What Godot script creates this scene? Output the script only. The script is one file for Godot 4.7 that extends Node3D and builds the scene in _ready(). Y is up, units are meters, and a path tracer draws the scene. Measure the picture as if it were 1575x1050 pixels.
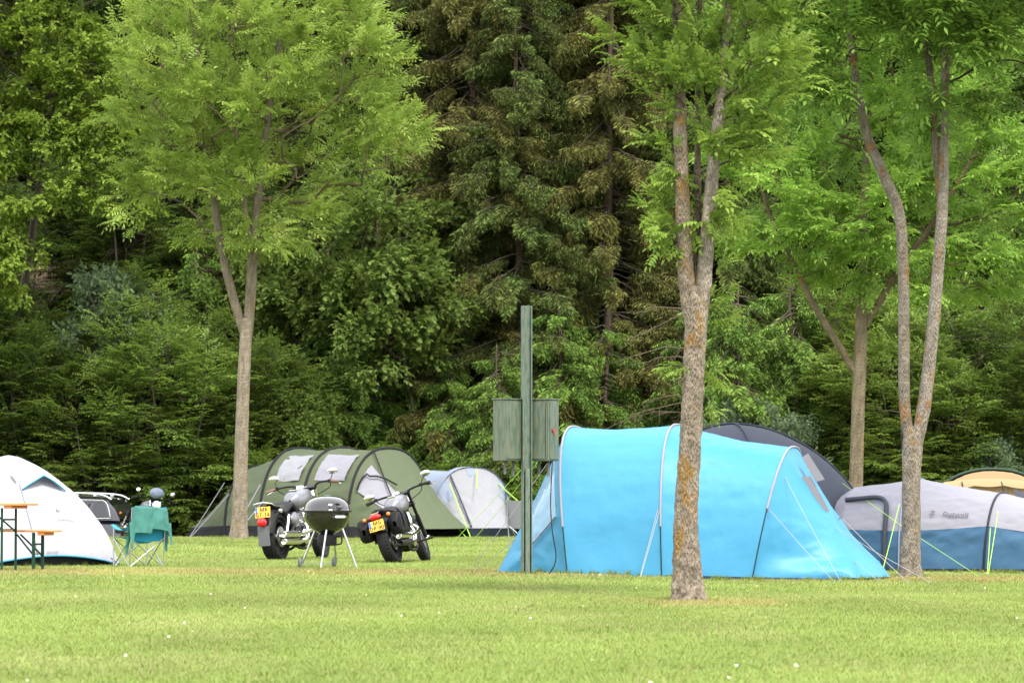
extends Node3D
# A campsite lawn under trees at the foot of a wooded slope. y is up, metres; the camera looks along -z.
const FOCAL := 5000.0     # focal length in photo pixels (1575 x 1050)
const EYE := 0.82         # camera height
const HORIZON := 768.0    # photo row of the horizon

var pitch := atan((HORIZON - 525.0) / FOCAL)
var cam_basis := Basis(Vector3.RIGHT, atan((HORIZON - 525.0) / FOCAL))
var rng := RandomNumberGenerator.new()
var taken := {}
var mats := {}
var n1 := FastNoiseLite.new()
var n2 := FastNoiseLite.new()

func _ready():
	rng.seed = 20240611
	n1.seed = 5; n1.frequency = 1.0; n1.fractal_octaves = 3
	n2.seed = 91; n2.frequency = 1.0; n2.fractal_octaves = 2
	# ---- camera
	var cam := Camera3D.new(); cam.name = "camera"
	add_child(cam)
	cam.position = Vector3(0, EYE, 0)
	cam.rotation.x = pitch
	var att := CameraAttributesPhysical.new()
	att.frustum_focal_length = 12.0 / (525.0 / FOCAL)
	att.frustum_near = 0.1
	att.frustum_far = 500.0
	att.exposure_aperture = 7.0
	att.frustum_focus_distance = 37.0
	cam.attributes = att
	cam.fov = rad_to_deg(2.0 * atan(525.0 / FOCAL))
	cam.near = 0.1
	cam.far = 500.0
	cam.current = true
	# ---- bright overcast sky, a soft high sun behind thin cloud
	var we := WorldEnvironment.new(); we.name = "world_environment"
	var env := Environment.new()
	env.background_mode = Environment.BG_SKY
	var sky := Sky.new()
	var sm := ProceduralSkyMaterial.new()
	sm.sky_top_color = Color(0.93, 0.94, 0.96)
	sm.sky_horizon_color = Color(0.93, 0.93, 0.92)
	sm.sky_curve = 0.15
	sm.ground_bottom_color = Color(0.3, 0.34, 0.2)
	sm.ground_horizon_color = Color(0.6, 0.62, 0.55)
	sky.sky_material = sm
	env.sky = sky
	env.tonemap_mode = Environment.TONE_MAPPER_LINEAR
	env.tonemap_exposure = 3.6
	env.sdfgi_enabled = true
	env.ssao_enabled = true
	env.ssil_enabled = true
	we.environment = env
	add_child(we)
	var sun := DirectionalLight3D.new(); sun.name = "sun"
	sun.light_energy = 0.5
	sun.light_angular_distance = 14.0
	sun.light_color = Color(1.0, 0.97, 0.92)
	sun.shadow_enabled = true
	add_child(sun)
	sun.rotation_degrees = Vector3(-52, 24, 0)
	# ---- the place
	make_materials()
	build_ground()
	build_grass()
	build_forest()
	build_park_trees()
	build_tents()
	build_post()
	build_table_and_bench()
	build_chairs()
	build_grill()
	build_motorcycles()
	build_car()
	build_small_things()

# ------------------------------------------------------------------ helpers
func at(px: float, py: float, d: float) -> Vector3:
	var v: Vector3 = cam_basis * Vector3((px - 787.5) / FOCAL, -(py - 525.0) / FOCAL, -1.0)
	return Vector3(0, EYE, 0) + v * (d / -v.z)

func ground_y(x: float, z: float) -> float:
	var d := -z
	var y := -0.055 * smoothstep(0.7, 2.4, x) * smoothstep(25.0, 31.0, d) * (1.0 - smoothstep(41.0, 47.0, d))
	y -= 0.56 * smoothstep(68.6, 73.8, d)
	if d > 81.0:
		y += (d - 81.0) * 0.78 * smoothstep(79.0, 87.0, d) + 0.35 * n1.get_noise_2d(x * 0.25, z * 0.25)
	return y

func foot(px: float, d: float) -> Vector3:   # a point of the ground in that column of the photo, d metres away
	var p := at(px, 768.0, d)
	return Vector3(p.x, ground_y(p.x, p.z), p.z)

func numbered(called: String) -> String:
	if not taken.has(called):
		taken[called] = 0
		return called
	taken[called] += 1
	return "%s_%03d" % [called, taken[called]]

func thing(called: String, label: String, category: String, where := Vector3.ZERO, turn := 0.0, group := "") -> Node3D:
	var o := Node3D.new()
	o.name = numbered(called)
	add_child(o)
	o.position = where
	o.rotation_degrees.y = turn
	tag(o, label, category, group)
	return o

func tag(o: Node, label: String, category: String, group := "") -> void:
	o.set_meta("label", label)
	o.set_meta("category", category)
	if group != "":
		o.set_meta("group", group)

func part(called: String, m: Shape, mat: Material, parent: Node) -> MeshInstance3D:
	var o := MeshInstance3D.new()
	o.name = called
	o.mesh = m.mesh(mat)
	parent.add_child(o, true)
	return o

func structure(called: String, m: Shape, mat: Material) -> MeshInstance3D:
	var o := part(numbered(called), m, mat, self)
	o.set_meta("kind", "structure")
	return o

func rnd(a: float, b: float) -> float:
	return rng.randf_range(a, b)

func smooth_path(pts: Array, per: int) -> Array:
	var out := []
	for i in pts.size() - 1:
		var a: Vector3 = pts[maxi(i - 1, 0)]
		var b: Vector3 = pts[i]
		var c: Vector3 = pts[i + 1]
		var d: Vector3 = pts[mini(i + 2, pts.size() - 1)]
		for k in per:
			out.append(b.cubic_interpolate(c, a, d, float(k) / per))
	out.append(pts[-1])
	return out

func smooth_values(v: Array, per: int) -> Array:
	var out := []
	for i in v.size() - 1:
		for k in per:
			out.append(lerpf(v[i], v[i + 1], float(k) / per))
	out.append(v[-1])
	return out

# A mesh in the making: triangles with normals and colours.
class Shape:
	var v := PackedVector3Array()
	var n := PackedVector3Array()
	var c := PackedColorArray()
	var uv := PackedVector2Array()
	var idx := PackedInt32Array()
	var color := Color.WHITE

	func add(p: Vector3, nn: Vector3, col: Color = Color(-1, 0, 0), t := Vector2.ZERO) -> int:
		v.append(p); n.append(nn); c.append(color if col.r < 0.0 else col); uv.append(t)
		return v.size() - 1

	func face(a: int, b: int, d: int) -> void:
		var g := (v[b] - v[a]).cross(v[d] - v[a])
		if g.dot(n[a] + n[b] + n[d]) > 0.0:
			idx.append(a); idx.append(d); idx.append(b)
		else:
			idx.append(a); idx.append(b); idx.append(d)

	func tri(a: Vector3, b: Vector3, d: Vector3) -> void:
		var g := (b - a).cross(d - a).normalized()
		face(add(a, g), add(b, g), add(d, g))

	func quad(a: Vector3, b: Vector3, d: Vector3, e: Vector3) -> void:
		var g := (b - a).cross(e - a).normalized()
		var i := add(a, g, Color(-1, 0, 0), Vector2(0, 0))
		var j := add(b, g, Color(-1, 0, 0), Vector2(1, 0))
		var k := add(d, g, Color(-1, 0, 0), Vector2(1, 1))
		var l := add(e, g, Color(-1, 0, 0), Vector2(0, 1))
		face(i, j, k); face(i, k, l)

	func box(at_: Vector3, size: Vector3, b := Basis()) -> void:   # edges chamfered by a few millimetres
		var h := size * 0.5
		var ch := minf(0.006, minf(h.x, minf(h.y, h.z)) * 0.3)
		for axis in 3:
			var u := (axis + 1) % 3
			var w := (axis + 2) % 3
			for s in [-1.0, 1.0]:
				var p := []
				for q in [[-1, -1], [1, -1], [1, 1], [-1, 1]]:
					var r := Vector3.ZERO
					r[axis] = h[axis] * s; r[u] = (h[u] - ch) * q[0]; r[w] = (h[w] - ch) * q[1]
					p.append(at_ + b * r)
				var nn := Vector3.ZERO
				nn[axis] = s
				nn = b * nn
				var i := [add(p[0], nn), add(p[1], nn), add(p[2], nn), add(p[3], nn)]
				face(i[0], i[1], i[2]); face(i[0], i[2], i[3])
		for axis in 3:
			var u := (axis + 1) % 3
			var w := (axis + 2) % 3
			for s in [-1.0, 1.0]:
				for t in [-1.0, 1.0]:
					var p := []
					for q in [[-1.0, 0], [1.0, 0], [1.0, 1], [-1.0, 1]]:
						var r := Vector3.ZERO
						r[axis] = (h[axis] - ch) * q[0]
						r[u] = (h[u] - (0.0 if q[1] == 0 else ch)) * s
						r[w] = (h[w] - (ch if q[1] == 0 else 0.0)) * t
						p.append(at_ + b * r)
					var nn := Vector3.ZERO
					nn[u] = s; nn[w] = t
					nn = (b * nn).normalized()
					var i := [add(p[0], nn), add(p[1], nn), add(p[2], nn), add(p[3], nn)]
					face(i[0], i[1], i[2]); face(i[0], i[2], i[3])

	func bar(a: Vector3, b: Vector3, w: float, h: float, up := Vector3.UP) -> void:
		var x := (b - a).normalized()
		var z := x.cross(up).normalized()
		if z.length() < 0.5:
			z = x.cross(Vector3.FORWARD).normalized()
		box((a + b) * 0.5, Vector3(a.distance_to(b), h, w), Basis(x, z.cross(x), z))

	# rows: an array of arrays of points; a smooth surface through them
	func grid(rows: Array, closed := false, flip := false, col = null) -> void:
		var nr := rows.size()
		var nc: int = rows[0].size()
		var base := v.size()
		var middle := Vector3.ZERO
		for r in nr:
			for k in nc:
				var p: Vector3 = rows[r][k]
				var du: Vector3 = (rows[mini(r + 1, nr - 1)][k] as Vector3) - (rows[maxi(r - 1, 0)][k] as Vector3)
				var k1: int = (k + 1) % nc if closed else mini(k + 1, nc - 1)
				var k0: int = (k - 1 + nc) % nc if closed else maxi(k - 1, 0)
				var dv: Vector3 = (rows[r][k1] as Vector3) - (rows[r][k0] as Vector3)
				var nn := du.cross(dv)
				if nn.length_squared() < 1e-14:
					var r2: int = clampi(r, 1, nr - 2) if nr > 2 else r
					nn = ((rows[mini(r2 + 1, nr - 1)][k] as Vector3) - (rows[maxi(r2 - 1, 0)][k] as Vector3)).cross((rows[r2][k1] as Vector3) - (rows[r2][k0] as Vector3))
				nn = nn.normalized() if nn.length_squared() > 1e-20 else Vector3.UP
				add(p, -nn if flip else nn, col.call(p) if col != null else color, Vector2(float(k) / maxi(nc - 1, 1), float(r) / maxi(nr - 1, 1)))
		for r in nr - 1:
			for k in (nc if closed else nc - 1):
				var a := base + r * nc + k
				var b := base + r * nc + (k + 1) % nc
				var d := base + (r + 1) * nc + (k + 1) % nc
				var e := base + (r + 1) * nc + k
				if v[a].distance_squared_to(v[b]) > 1e-12:
					face(a, b, d)
				if v[d].distance_squared_to(v[e]) > 1e-12:
					face(a, d, e)

	func tube(pts: Array, radii, sides := 6, capped := true, col = null) -> void:
		var rows := []
		var side := Vector3.ZERO
		for i in pts.size():
			var t: Vector3 = ((pts[mini(i + 1, pts.size() - 1)] as Vector3) - (pts[maxi(i - 1, 0)] as Vector3)).normalized()
			if side == Vector3.ZERO:
				side = t.cross(Vector3(0.31, 0.2, 0.93)).normalized()
				if side.length() < 0.3:
					side = t.cross(Vector3.RIGHT).normalized()
			side = (side - t * side.dot(t)).normalized()
			var other := t.cross(side)
			var r: float = radii[i] if radii is Array else radii
			var row := []
			for k in sides:
				var a := TAU * k / sides
				row.append((pts[i] as Vector3) + (side * cos(a) + other * sin(a)) * r)
			rows.append(row)
		grid(rows, true, true, col)
		if capped:
			for e in [0, rows.size() - 1]:
				var nn: Vector3 = ((pts[e] as Vector3) - (pts[1 if e == 0 else e - 1] as Vector3)).normalized()
				var m := add(pts[e], nn)
				var first := v.size()
				for k in sides:
					add(rows[e][k], nn)
				for k in sides:
					face(m, first + k, first + (k + 1) % sides)

	func rod(a: Vector3, b: Vector3, r: float, sides := 8) -> void:
		tube([a, b], r, sides)

	# profile: [radius, height] pairs turned about the y axis of t
	func lathe(profile: Array, segs: int, t := Transform3D()) -> void:
		var rows := []
		for q in profile:
			var row := []
			for k in segs:
				var a := TAU * k / segs
				row.append(t * Vector3(cos(a) * q[0], q[1], sin(a) * q[0]))
			rows.append(row)
		grid(rows, true, false)

	func ball(at_: Vector3, r: Vector3, b := Basis(), segs := 14, rings := 9) -> void:
		var rows := []
		for i in rings + 1:
			var e := PI * i / rings - PI / 2
			var row := []
			for k in segs:
				var a := TAU * k / segs
				row.append(at_ + b * Vector3(cos(a) * cos(e) * r.x, sin(e) * r.y, sin(a) * cos(e) * r.z))
			rows.append(row)
		grid(rows, true, false)

	func mesh(mat: Material) -> ArrayMesh:
		var a := []
		a.resize(Mesh.ARRAY_MAX)
		a[Mesh.ARRAY_VERTEX] = v
		a[Mesh.ARRAY_NORMAL] = n
		a[Mesh.ARRAY_COLOR] = c
		a[Mesh.ARRAY_TEX_UV] = uv
		a[Mesh.ARRAY_INDEX] = idx
		var m := ArrayMesh.new()
		m.add_surface_from_arrays(Mesh.PRIMITIVE_TRIANGLES, a)
		m.surface_set_material(0, mat)
		return m

# ------------------------------------------------------------------ materials
func mat(key: String, linear: Color, rough := 0.8, metal := 0.0) -> StandardMaterial3D:
	var m := StandardMaterial3D.new()
	m.resource_name = key
	m.albedo_color = linear.linear_to_srgb()
	m.roughness = rough
	m.metallic = metal
	mats[key] = m
	return m

func noise_picture(freq: float, octaves: int, seed_: int, stops: Array, size := 512, cellular := false) -> NoiseTexture2D:
	var f := FastNoiseLite.new()
	f.seed = seed_
	f.frequency = freq
	f.fractal_octaves = octaves
	f.noise_type = FastNoiseLite.TYPE_CELLULAR if cellular else FastNoiseLite.TYPE_SIMPLEX_SMOOTH
	var t := NoiseTexture2D.new()
	t.width = size; t.height = size
	t.seamless = true
	t.generate_mipmaps = false
	t.noise = f
	if stops.size() > 0:
		var g := Gradient.new()
		var off := PackedFloat32Array()
		var col := PackedColorArray()
		for s in stops:
			off.append(s[0]); col.append((s[1] as Color).linear_to_srgb())
		g.offsets = off
		g.colors = col
		t.color_ramp = g
	return t

func bump_picture(freq: float, octaves: int, seed_: int, strength: float, size := 512) -> NoiseTexture2D:
	var t := noise_picture(freq, octaves, seed_, [], size)
	t.as_normal_map = true
	t.bump_strength = strength
	return t

func relief(m: StandardMaterial3D, tex: Texture2D, scale_: float, strength := 1.0, world := false) -> void:
	m.normal_enabled = true
	m.normal_texture = tex
	m.normal_scale = strength
	m.uv1_triplanar = true
	m.uv1_world_triplanar = world
	m.uv1_scale = Vector3.ONE * scale_

func cloth(key: String, linear: Color, glow := 0.35, rough := 0.75) -> StandardMaterial3D:
	var m := mat(key, linear, rough)
	m.albedo_texture = mats.cloth_tone
	relief(m, mats.cloth_bump, 1.3, 0.2)
	if glow > 0.0:
		m.backlight_enabled = true
		m.backlight = Color(glow, glow, glow).linear_to_srgb()
	return m

func make_materials() -> void:
	mats.cloth_bump = bump_picture(0.012, 4, 3, 6.0)
	mats.cloth_tone = noise_picture(0.01, 4, 8, [[0.0, Color(0.95, 0.95, 0.95)], [1.0, Color(1, 1, 1)]])
	mats.bark_bump = bump_picture(0.03, 5, 12, 10.0)
	mats.bark_tone = noise_picture(0.035, 5, 17, [[0.0, Color(0.4, 0.37, 0.34)], [0.36, Color(0.62, 0.6, 0.57)], [0.5, Color(0.85, 0.84, 0.82)], [0.66, Color(1, 1, 1)], [1.0, Color(1.0, 1.0, 1.0)]])
	var b := mat("bark", Color(1, 1, 1), 0.95)
	b.vertex_color_use_as_albedo = true
	b.albedo_texture = mats.bark_tone
	relief(b, mats.bark_bump, 1.5, 2.0)
	b.uv1_scale = Vector3(4.5, 1.1, 4.5)
	var br := mat("twig_bark", Color(1, 1, 1), 0.95)
	br.vertex_color_use_as_albedo = true
	var leaf := mat("leaf", Color(1, 1, 1), 0.55)
	leaf.vertex_color_use_as_albedo = true
	leaf.backlight_enabled = true
	leaf.backlight = Color(0.95, 0.95, 0.8).linear_to_srgb()
	var nd := mat("needle", Color(1, 1, 1), 0.7)
	nd.vertex_color_use_as_albedo = true
	nd.backlight_enabled = true
	nd.backlight = Color(0.35, 0.35, 0.3).linear_to_srgb()
	var gr := mat("grass", Color(1, 1, 1), 0.65)
	gr.vertex_color_use_as_albedo = true
	gr.backlight_enabled = true
	gr.backlight = Color(0.6, 0.6, 0.5).linear_to_srgb()
	leaf.metallic_specular = 0.32
	nd.metallic_specular = 0.2
	gr.metallic_specular = 0.25
	var lawn := mat("lawn", Color(1, 1, 1), 0.95)
	lawn.albedo_texture = noise_picture(0.02, 5, 41, [[0.0, Color(0.07, 0.091, 0.0175)], [0.5, Color(0.112, 0.14, 0.028)], [0.8, Color(0.14, 0.154, 0.042)], [1.0, Color(0.168, 0.154, 0.063)]])
	lawn.uv1_triplanar = true; lawn.uv1_world_triplanar = true; lawn.uv1_scale = Vector3.ONE * 0.35
	var fl := mat("forest_floor", Color(1, 1, 1), 0.95)
	fl.albedo_texture = noise_picture(0.03, 5, 47, [[0.0, Color(0.075, 0.055, 0.034)], [0.5, Color(0.11, 0.08, 0.05)], [0.8, Color(0.15, 0.11, 0.068)], [1.0, Color(0.07, 0.10, 0.035)]])
	fl.uv1_triplanar = true; fl.uv1_world_triplanar = true; fl.uv1_scale = Vector3.ONE * 0.3
	# cloths
	cloth("sky_blue_cloth", Color(0.045, 0.265, 0.455), 0.3, 0.5)
	cloth("lilac_cloth", Color(0.19, 0.185, 0.215), 0.2)
	cloth("white_cloth", Color(0.37, 0.375, 0.42), 0.15)
	cloth("pale_cloth", Color(0.255, 0.252, 0.30), 0.3)
	cloth("pale_white_cloth", Color(0.26, 0.265, 0.30), 0.2)
	cloth("slate_cloth", Color(0.052, 0.058, 0.08), 0.1)
	cloth("steel_cloth", Color(0.22, 0.265, 0.36), 0.2)
	cloth("blue_cloth", Color(0.032, 0.10, 0.19), 0.25)
	cloth("olive_cloth", Color(0.088, 0.112, 0.058), 0.35)
	cloth("charcoal_cloth", Color(0.02, 0.02, 0.024), 0.0)
	cloth("tan_cloth", Color(0.33, 0.225, 0.115), 0.3)
	cloth("pine_cloth", Color(0.015, 0.04, 0.025), 0.1)
	cloth("towel_cloth", Color(0.045, 0.17, 0.145), 0.1, 0.95)
	cloth("chair_cloth", Color(0.01, 0.25, 0.40), 0.25)
	cloth("mint_cloth", Color(0.12, 0.42, 0.17), 0.25)
	cloth("dark_blue_cloth", Color(0.02, 0.035, 0.06), 0.0)
	cloth("sleeve_cloth", Color(0.25, 0.26, 0.30), 0.1)
	cloth("black_leather", Color(0.012, 0.012, 0.013), 0.0, 0.5)
	mat("lime_cord", Color(0.33, 0.62, 0.06), 0.6)
	mat("white_cord", Color(0.28, 0.29, 0.3), 0.6)
	mat("dark_pole", Color(0.02, 0.022, 0.03), 0.4)
	mat("print_grey", Color(0.10, 0.10, 0.12), 0.8)
	mat("print_pale", Color(0.25, 0.25, 0.28), 0.8)
	var win := mat("clear_film", Color(0.5, 0.7, 0.85), 0.12)
	win.transparency = BaseMaterial3D.TRANSPARENCY_ALPHA
	win.albedo_color.a = 0.16
	# metals, paint, rubber
	var chrome := mat("chrome", Color(0.78, 0.78, 0.8), 0.12, 1.0)
	chrome.metallic_specular = 0.6
	mat("steel", Color(0.5, 0.5, 0.52), 0.35, 1.0)
	mat("rubber", Color(0.016, 0.016, 0.017), 0.75)
	var bm := mat("black_metal", Color(0.012, 0.012, 0.013), 0.35)
	bm.clearcoat_enabled = true; bm.clearcoat = 0.4
	mat("engine_black", Color(0.02, 0.02, 0.021), 0.45, 0.3)
	var sp := mat("silver_paint", Color(0.15, 0.155, 0.175), 0.32, 0.55)
	sp.clearcoat_enabled = true; sp.clearcoat = 0.8
	var en := mat("black_enamel", Color(0.008, 0.008, 0.009), 0.12)
	en.clearcoat_enabled = true; en.clearcoat = 1.0; en.clearcoat_roughness = 0.04
	var cp := mat("car_paint", Color(0.03, 0.028, 0.034), 0.25, 0.4)
	cp.clearcoat_enabled = true; cp.clearcoat = 1.0; cp.clearcoat_roughness = 0.03
	var gl := mat("dark_glass", Color(0.01, 0.012, 0.012), 0.05)
	gl.metallic_specular = 0.6
	mat("red_lens", Color(0.55, 0.008, 0.012), 0.15)
	mat("amber_lens", Color(0.65, 0.17, 0.02), 0.2)
	mat("lamp_glass", Color(0.75, 0.76, 0.74), 0.1)
	mat("plate_yellow", Color(0.85, 0.47, 0.035), 0.45)
	mat("plate_blue", Color(0.05, 0.13, 0.5), 0.45)
	mat("plate_black", Color(0.02, 0.018, 0.015), 0.6)
	mat("rubber_grip", Color(0.03, 0.025, 0.022), 0.8)
	mat("brown_grip", Color(0.13, 0.06, 0.035), 0.6)
	mat("white_plastic", Color(0.8, 0.8, 0.8), 0.35)
	mat("grey_plastic", Color(0.12, 0.12, 0.13), 0.6)
	var wood := mat("orange_wood", Color(1, 1, 1), 0.4)
	wood.albedo_texture = noise_picture(0.02, 4, 61, [[0.0, Color(0.48, 0.15, 0.03)], [0.5, Color(0.62, 0.22, 0.05)], [1.0, Color(0.72, 0.3, 0.09)]])
	wood.uv1_triplanar = true; wood.uv1_scale = Vector3(0.6, 6, 6)
	wood.clearcoat_enabled = true; wood.clearcoat = 0.5
	mat("bench_green", Color(0.012, 0.045, 0.026), 0.45)
	var pg := mat("post_green", Color(1, 1, 1), 0.6)
	pg.albedo_texture = noise_picture(0.012, 5, 71, [[0.0, Color(0.043, 0.0666, 0.048)], [0.35, Color(0.0731, 0.111, 0.084)], [0.62, Color(0.1032, 0.148, 0.116)], [0.78, Color(0.1118, 0.1147, 0.072)], [0.9, Color(0.1376, 0.0888, 0.048)], [1.0, Color(0.0946, 0.037, 0.02)]])
	pg.uv1_triplanar = true; pg.uv1_scale = Vector3(4.0, 0.8, 4.0)
	var bg := mat("box_green", Color(1, 1, 1), 0.55)
	bg.albedo_texture = noise_picture(0.012, 5, 75, [[0.0, Color(0.043, 0.0629, 0.04)], [0.4, Color(0.0731, 0.0999, 0.068)], [0.65, Color(0.0989, 0.1295, 0.096)], [0.82, Color(0.1204, 0.111, 0.06)], [1.0, Color(0.172, 0.148, 0.096)]])
	bg.uv1_triplanar = true; bg.uv1_scale = Vector3(3.0, 0.6, 3.0)
	for k in ["rubber", "black_leather", "engine_black", "black_metal", "rubber_grip", "grey_plastic", "charcoal_cloth", "bench_green", "dark_pole", "slate_cloth", "dark_blue_cloth"]:
		mats[k].metallic_specular = 0.27
		mats[k].clearcoat_enabled = false
	mat("lock_red", Color(0.25, 0.03, 0.02), 0.5)
	mat("petal", Color(0.8, 0.8, 0.76), 0.7)
	mat("soil", Color(0.22, 0.14, 0.075), 0.95)

# ------------------------------------------------------------------ ground
func build_ground() -> void:
	var s := Shape.new()
	var rows := []
	var zs := [60.0, 20.0, 0.0, -10.0]
	for k in 36:
		zs.append(-12.0 - k * 2.0)
	for z in zs:
		var row := []
		for k in 61:
			var x := -60.0 + k * 2.0
			row.append(Vector3(x, ground_y(x, maxf(z, -82.0)), z))
		rows.append(row)
	s.grid(rows, false, true)
	structure("lawn", s, mats.lawn)
	s = Shape.new()
	rows = []
	for j in 50:
		var z := -78.5 - j * 1.2
		var row := []
		for k in 81:
			var x := -60.0 + k * 1.5
			row.append(Vector3(x, ground_y(x, z) + (0.02 if j > 0 else -0.1), z))
		rows.append(row)
	s.grid(rows, false, true)
	structure("wooded_slope", s, mats.forest_floor)

func grass_patch(seed_: int, side: float, blades: int) -> ArrayMesh:
	var r := RandomNumberGenerator.new()
	r.seed = seed_
	var s := Shape.new()
	for i in blades:
		var p := Vector3(r.randf_range(-0.5, 0.5) * side * 1.15, 0, r.randf_range(-0.5, 0.5) * side * 1.15)
		var h := r.randf_range(0.014, 0.034) * (1.5 if r.randf() < 0.06 else 1.0)
		var w := r.randf_range(0.0012, 0.0024)
		var a := r.randf() * TAU
		var u := Vector3(cos(a), 0, sin(a))
		var lean := Vector3(r.randf_range(-1, 1), 0, r.randf_range(-1, 1)) * h * 0.75
		var k := r.randf()
		var col: Color
		if k < 0.78:
			col = Color(0.215, 0.315, 0.068).lerp(Color(0.30, 0.39, 0.11), r.randf())
		elif k < 0.94:
			col = Color(0.28, 0.33, 0.10).lerp(Color(0.34, 0.35, 0.14), r.randf())
		else:
			col = Color(0.38, 0.33, 0.16)
		var up := (Vector3.UP + Vector3(r.randf_range(-0.5, 0.5), 0, r.randf_range(-0.5, 0.5))).normalized()
		var root := col
		var i0 := s.add(p - u * w, up, root)
		var i1 := s.add(p + u * w, up, root)
		var m := p + lean * 0.35 + Vector3.UP * h * 0.6
		var i2 := s.add(m + u * w * 0.8, up, col)
		var i3 := s.add(m - u * w * 0.8, up, col)
		var i4 := s.add(p + lean + Vector3.UP * h, up, col)
		s.face(i0, i1, i2); s.face(i0, i2, i3); s.face(i3, i2, i4)
	return s.mesh(mats.grass)

func grass_tuft(seed_: int) -> ArrayMesh:
	var r := RandomNumberGenerator.new()
	r.seed = seed_
	var s := Shape.new()
	for i in 34:
		var a := r.randf() * TAU
		var u := Vector3(cos(a), 0, sin(a))
		var p := u.rotated(Vector3.UP, 1.0) * r.randf_range(0, 0.035)
		var h := r.randf_range(0.04, 0.11)
		var w := r.randf_range(0.0012, 0.0024)
		var lean := Vector3(r.randf_range(-1, 1), 0, r.randf_range(-1, 1)) * h * 0.5
		var col := Color(0.15, 0.25, 0.04).lerp(Color(0.27, 0.33, 0.09), r.randf())
		var up := (Vector3.UP + u * 0.5).normalized()
		var i0 := s.add(p - u * w, up, col)
		var i1 := s.add(p + u * w, up, col)
		var m := p + lean * 0.3 + Vector3.UP * h * 0.6
		var i2 := s.add(m + u * w, up, col)
		var i3 := s.add(m - u * w, up, col)
		var i4 := s.add(p + lean + Vector3.UP * h * 0.95, up, col)
		s.face(i0, i1, i2); s.face(i0, i2, i3); s.face(i3, i2, i4)
	return s.mesh(mats.grass)

func build_grass() -> void:
	var root := Node3D.new()
	root.name = "grass"
	root.set_meta("kind", "stuff")
	tag(root, "short mown grass of the campsite lawn with straw yellow patches", "grass")
	add_child(root)
	var lists := [[], [], [], []]
	var z := -11.5
	while z > -79.0:
		var d := -z
		var step := 0.36 if d < 30.0 else 0.55 if d < 48.0 else 0.8
		var half := d * 0.166 + 1.8
		var x := -half
		while x < half:
			var xx := x + rnd(-0.4, 0.4) * step
			var zz := z + rnd(-0.4, 0.4) * step
			var y := ground_y(xx, zz)
			var sc := step / 0.36
			var b := Basis(Vector3.UP, rnd(0, TAU)).scaled(Vector3(sc, (1.0 + (sc - 1.0) * 0.45) * rnd(0.85, 1.15), sc))
			var g := n1.get_noise_2d(xx * 0.5, zz * 0.16)          # greener and paler stretches
			var g2 := n2.get_noise_2d(xx * 1.3 + 40.0, zz * 0.6)
			var straw: float = clampf(0.08 + g * 0.8 + g2 * 0.4, 0.0, 0.7)
			# trodden strip in front of the pitches, pale ring round the near trunk
			var worn: float = exp(-pow((-zz - 35.6 + xx * 0.12) / 1.4, 2.0)) * (0.75 + 0.5 * g2)
			worn = maxf(worn, 1.0 * exp(-(pow((xx - 1.58) / 0.55, 2.0) + pow((zz + 25.7) / 0.9, 2.0))))
			var tint := Color(1, 1, 1).lerp(Color(1.28, 1.1, 1.5), straw)
			tint = tint.lerp(Color(1.55, 0.95, 1.5), clampf(worn, 0.0, 0.9))
			tint = tint * (1.0 + 0.22 * n2.get_noise_2d(xx * 0.4 - 9.0, zz * 0.2) + rnd(-0.06, 0.06))
			tint.a = 1.0
			lists[rng.randi() % 4].append([Transform3D(b, Vector3(xx, y, zz)), tint])
			x += step
		z -= step
	# longer tufts the mower leaves against trunks, hems and posts
	var tall := [[], []]
	for q in [[1057, 26.0, 0.17, 16], [1400, 36.0, 0.16, 22], [367, 66.0, 0.26, 50], [810, 34.9, 0.07, 26]]:
		var o := foot(q[0], q[1])
		for i in q[3]:
			var a := rnd(0, TAU)
			var p: Vector3 = o + Vector3(cos(a), 0, sin(a)) * q[2] * rnd(0.95, 1.5)
			tall[i % 2].append([Transform3D(Basis(Vector3.UP, rnd(0, TAU)) * rnd(0.4, 0.8), p), Color(1, 1, 1)])
	for q in [[765, 36.1, 873, 34.98], [873, 34.98, 1160, 34.4], [1160, 34.4, 1319, 34.3], [1319, 34.3, 1362, 35.1], [1330, 39.0, 1383, 38.5], [1383, 38.5, 1575, 37.4], [300, 69.2, 398, 67.9], [398, 67.9, 640, 65.8], [640, 65.8, 690, 66.8], [40, 38.7, 180, 39.6]]:
		var a := foot(q[0], q[1])
		var b := foot(q[2], q[3])
		for i in int(a.distance_to(b) * 26.0):
			var p := a.lerp(b, rng.randf()) + Vector3(rnd(-0.03, 0.03), 0, rnd(0.0, 0.1))
			p.y = ground_y(p.x, p.z)
			tall[i % 2].append([Transform3D(Basis(Vector3.UP, rnd(0, TAU)) * rnd(0.5, 1.0), p), Color(1, 1, 1)])
	for k in 2:
		scatter("tufts", grass_tuft(760 + k), tall[k], root)
	for k in 4:
		scatter("blades", grass_patch(700 + k, 0.36, 1700), lists[k], root)

func scatter(called: String, mesh: Mesh, list: Array, parent: Node, mark := true) -> MultiMeshInstance3D:
	var mm := MultiMesh.new()
	mm.transform_format = MultiMesh.TRANSFORM_3D
	mm.use_colors = true
	mm.mesh = mesh
	mm.instance_count = list.size()
	for i in list.size():
		mm.set_instance_transform(i, list[i][0])
		mm.set_instance_color(i, list[i][1])
	var o := MultiMeshInstance3D.new()
	o.name = called
	o.multimesh = mm
	parent.add_child(o, true)
	if mark:
		o.set_meta("kind", "stuff")
	return o

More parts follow.
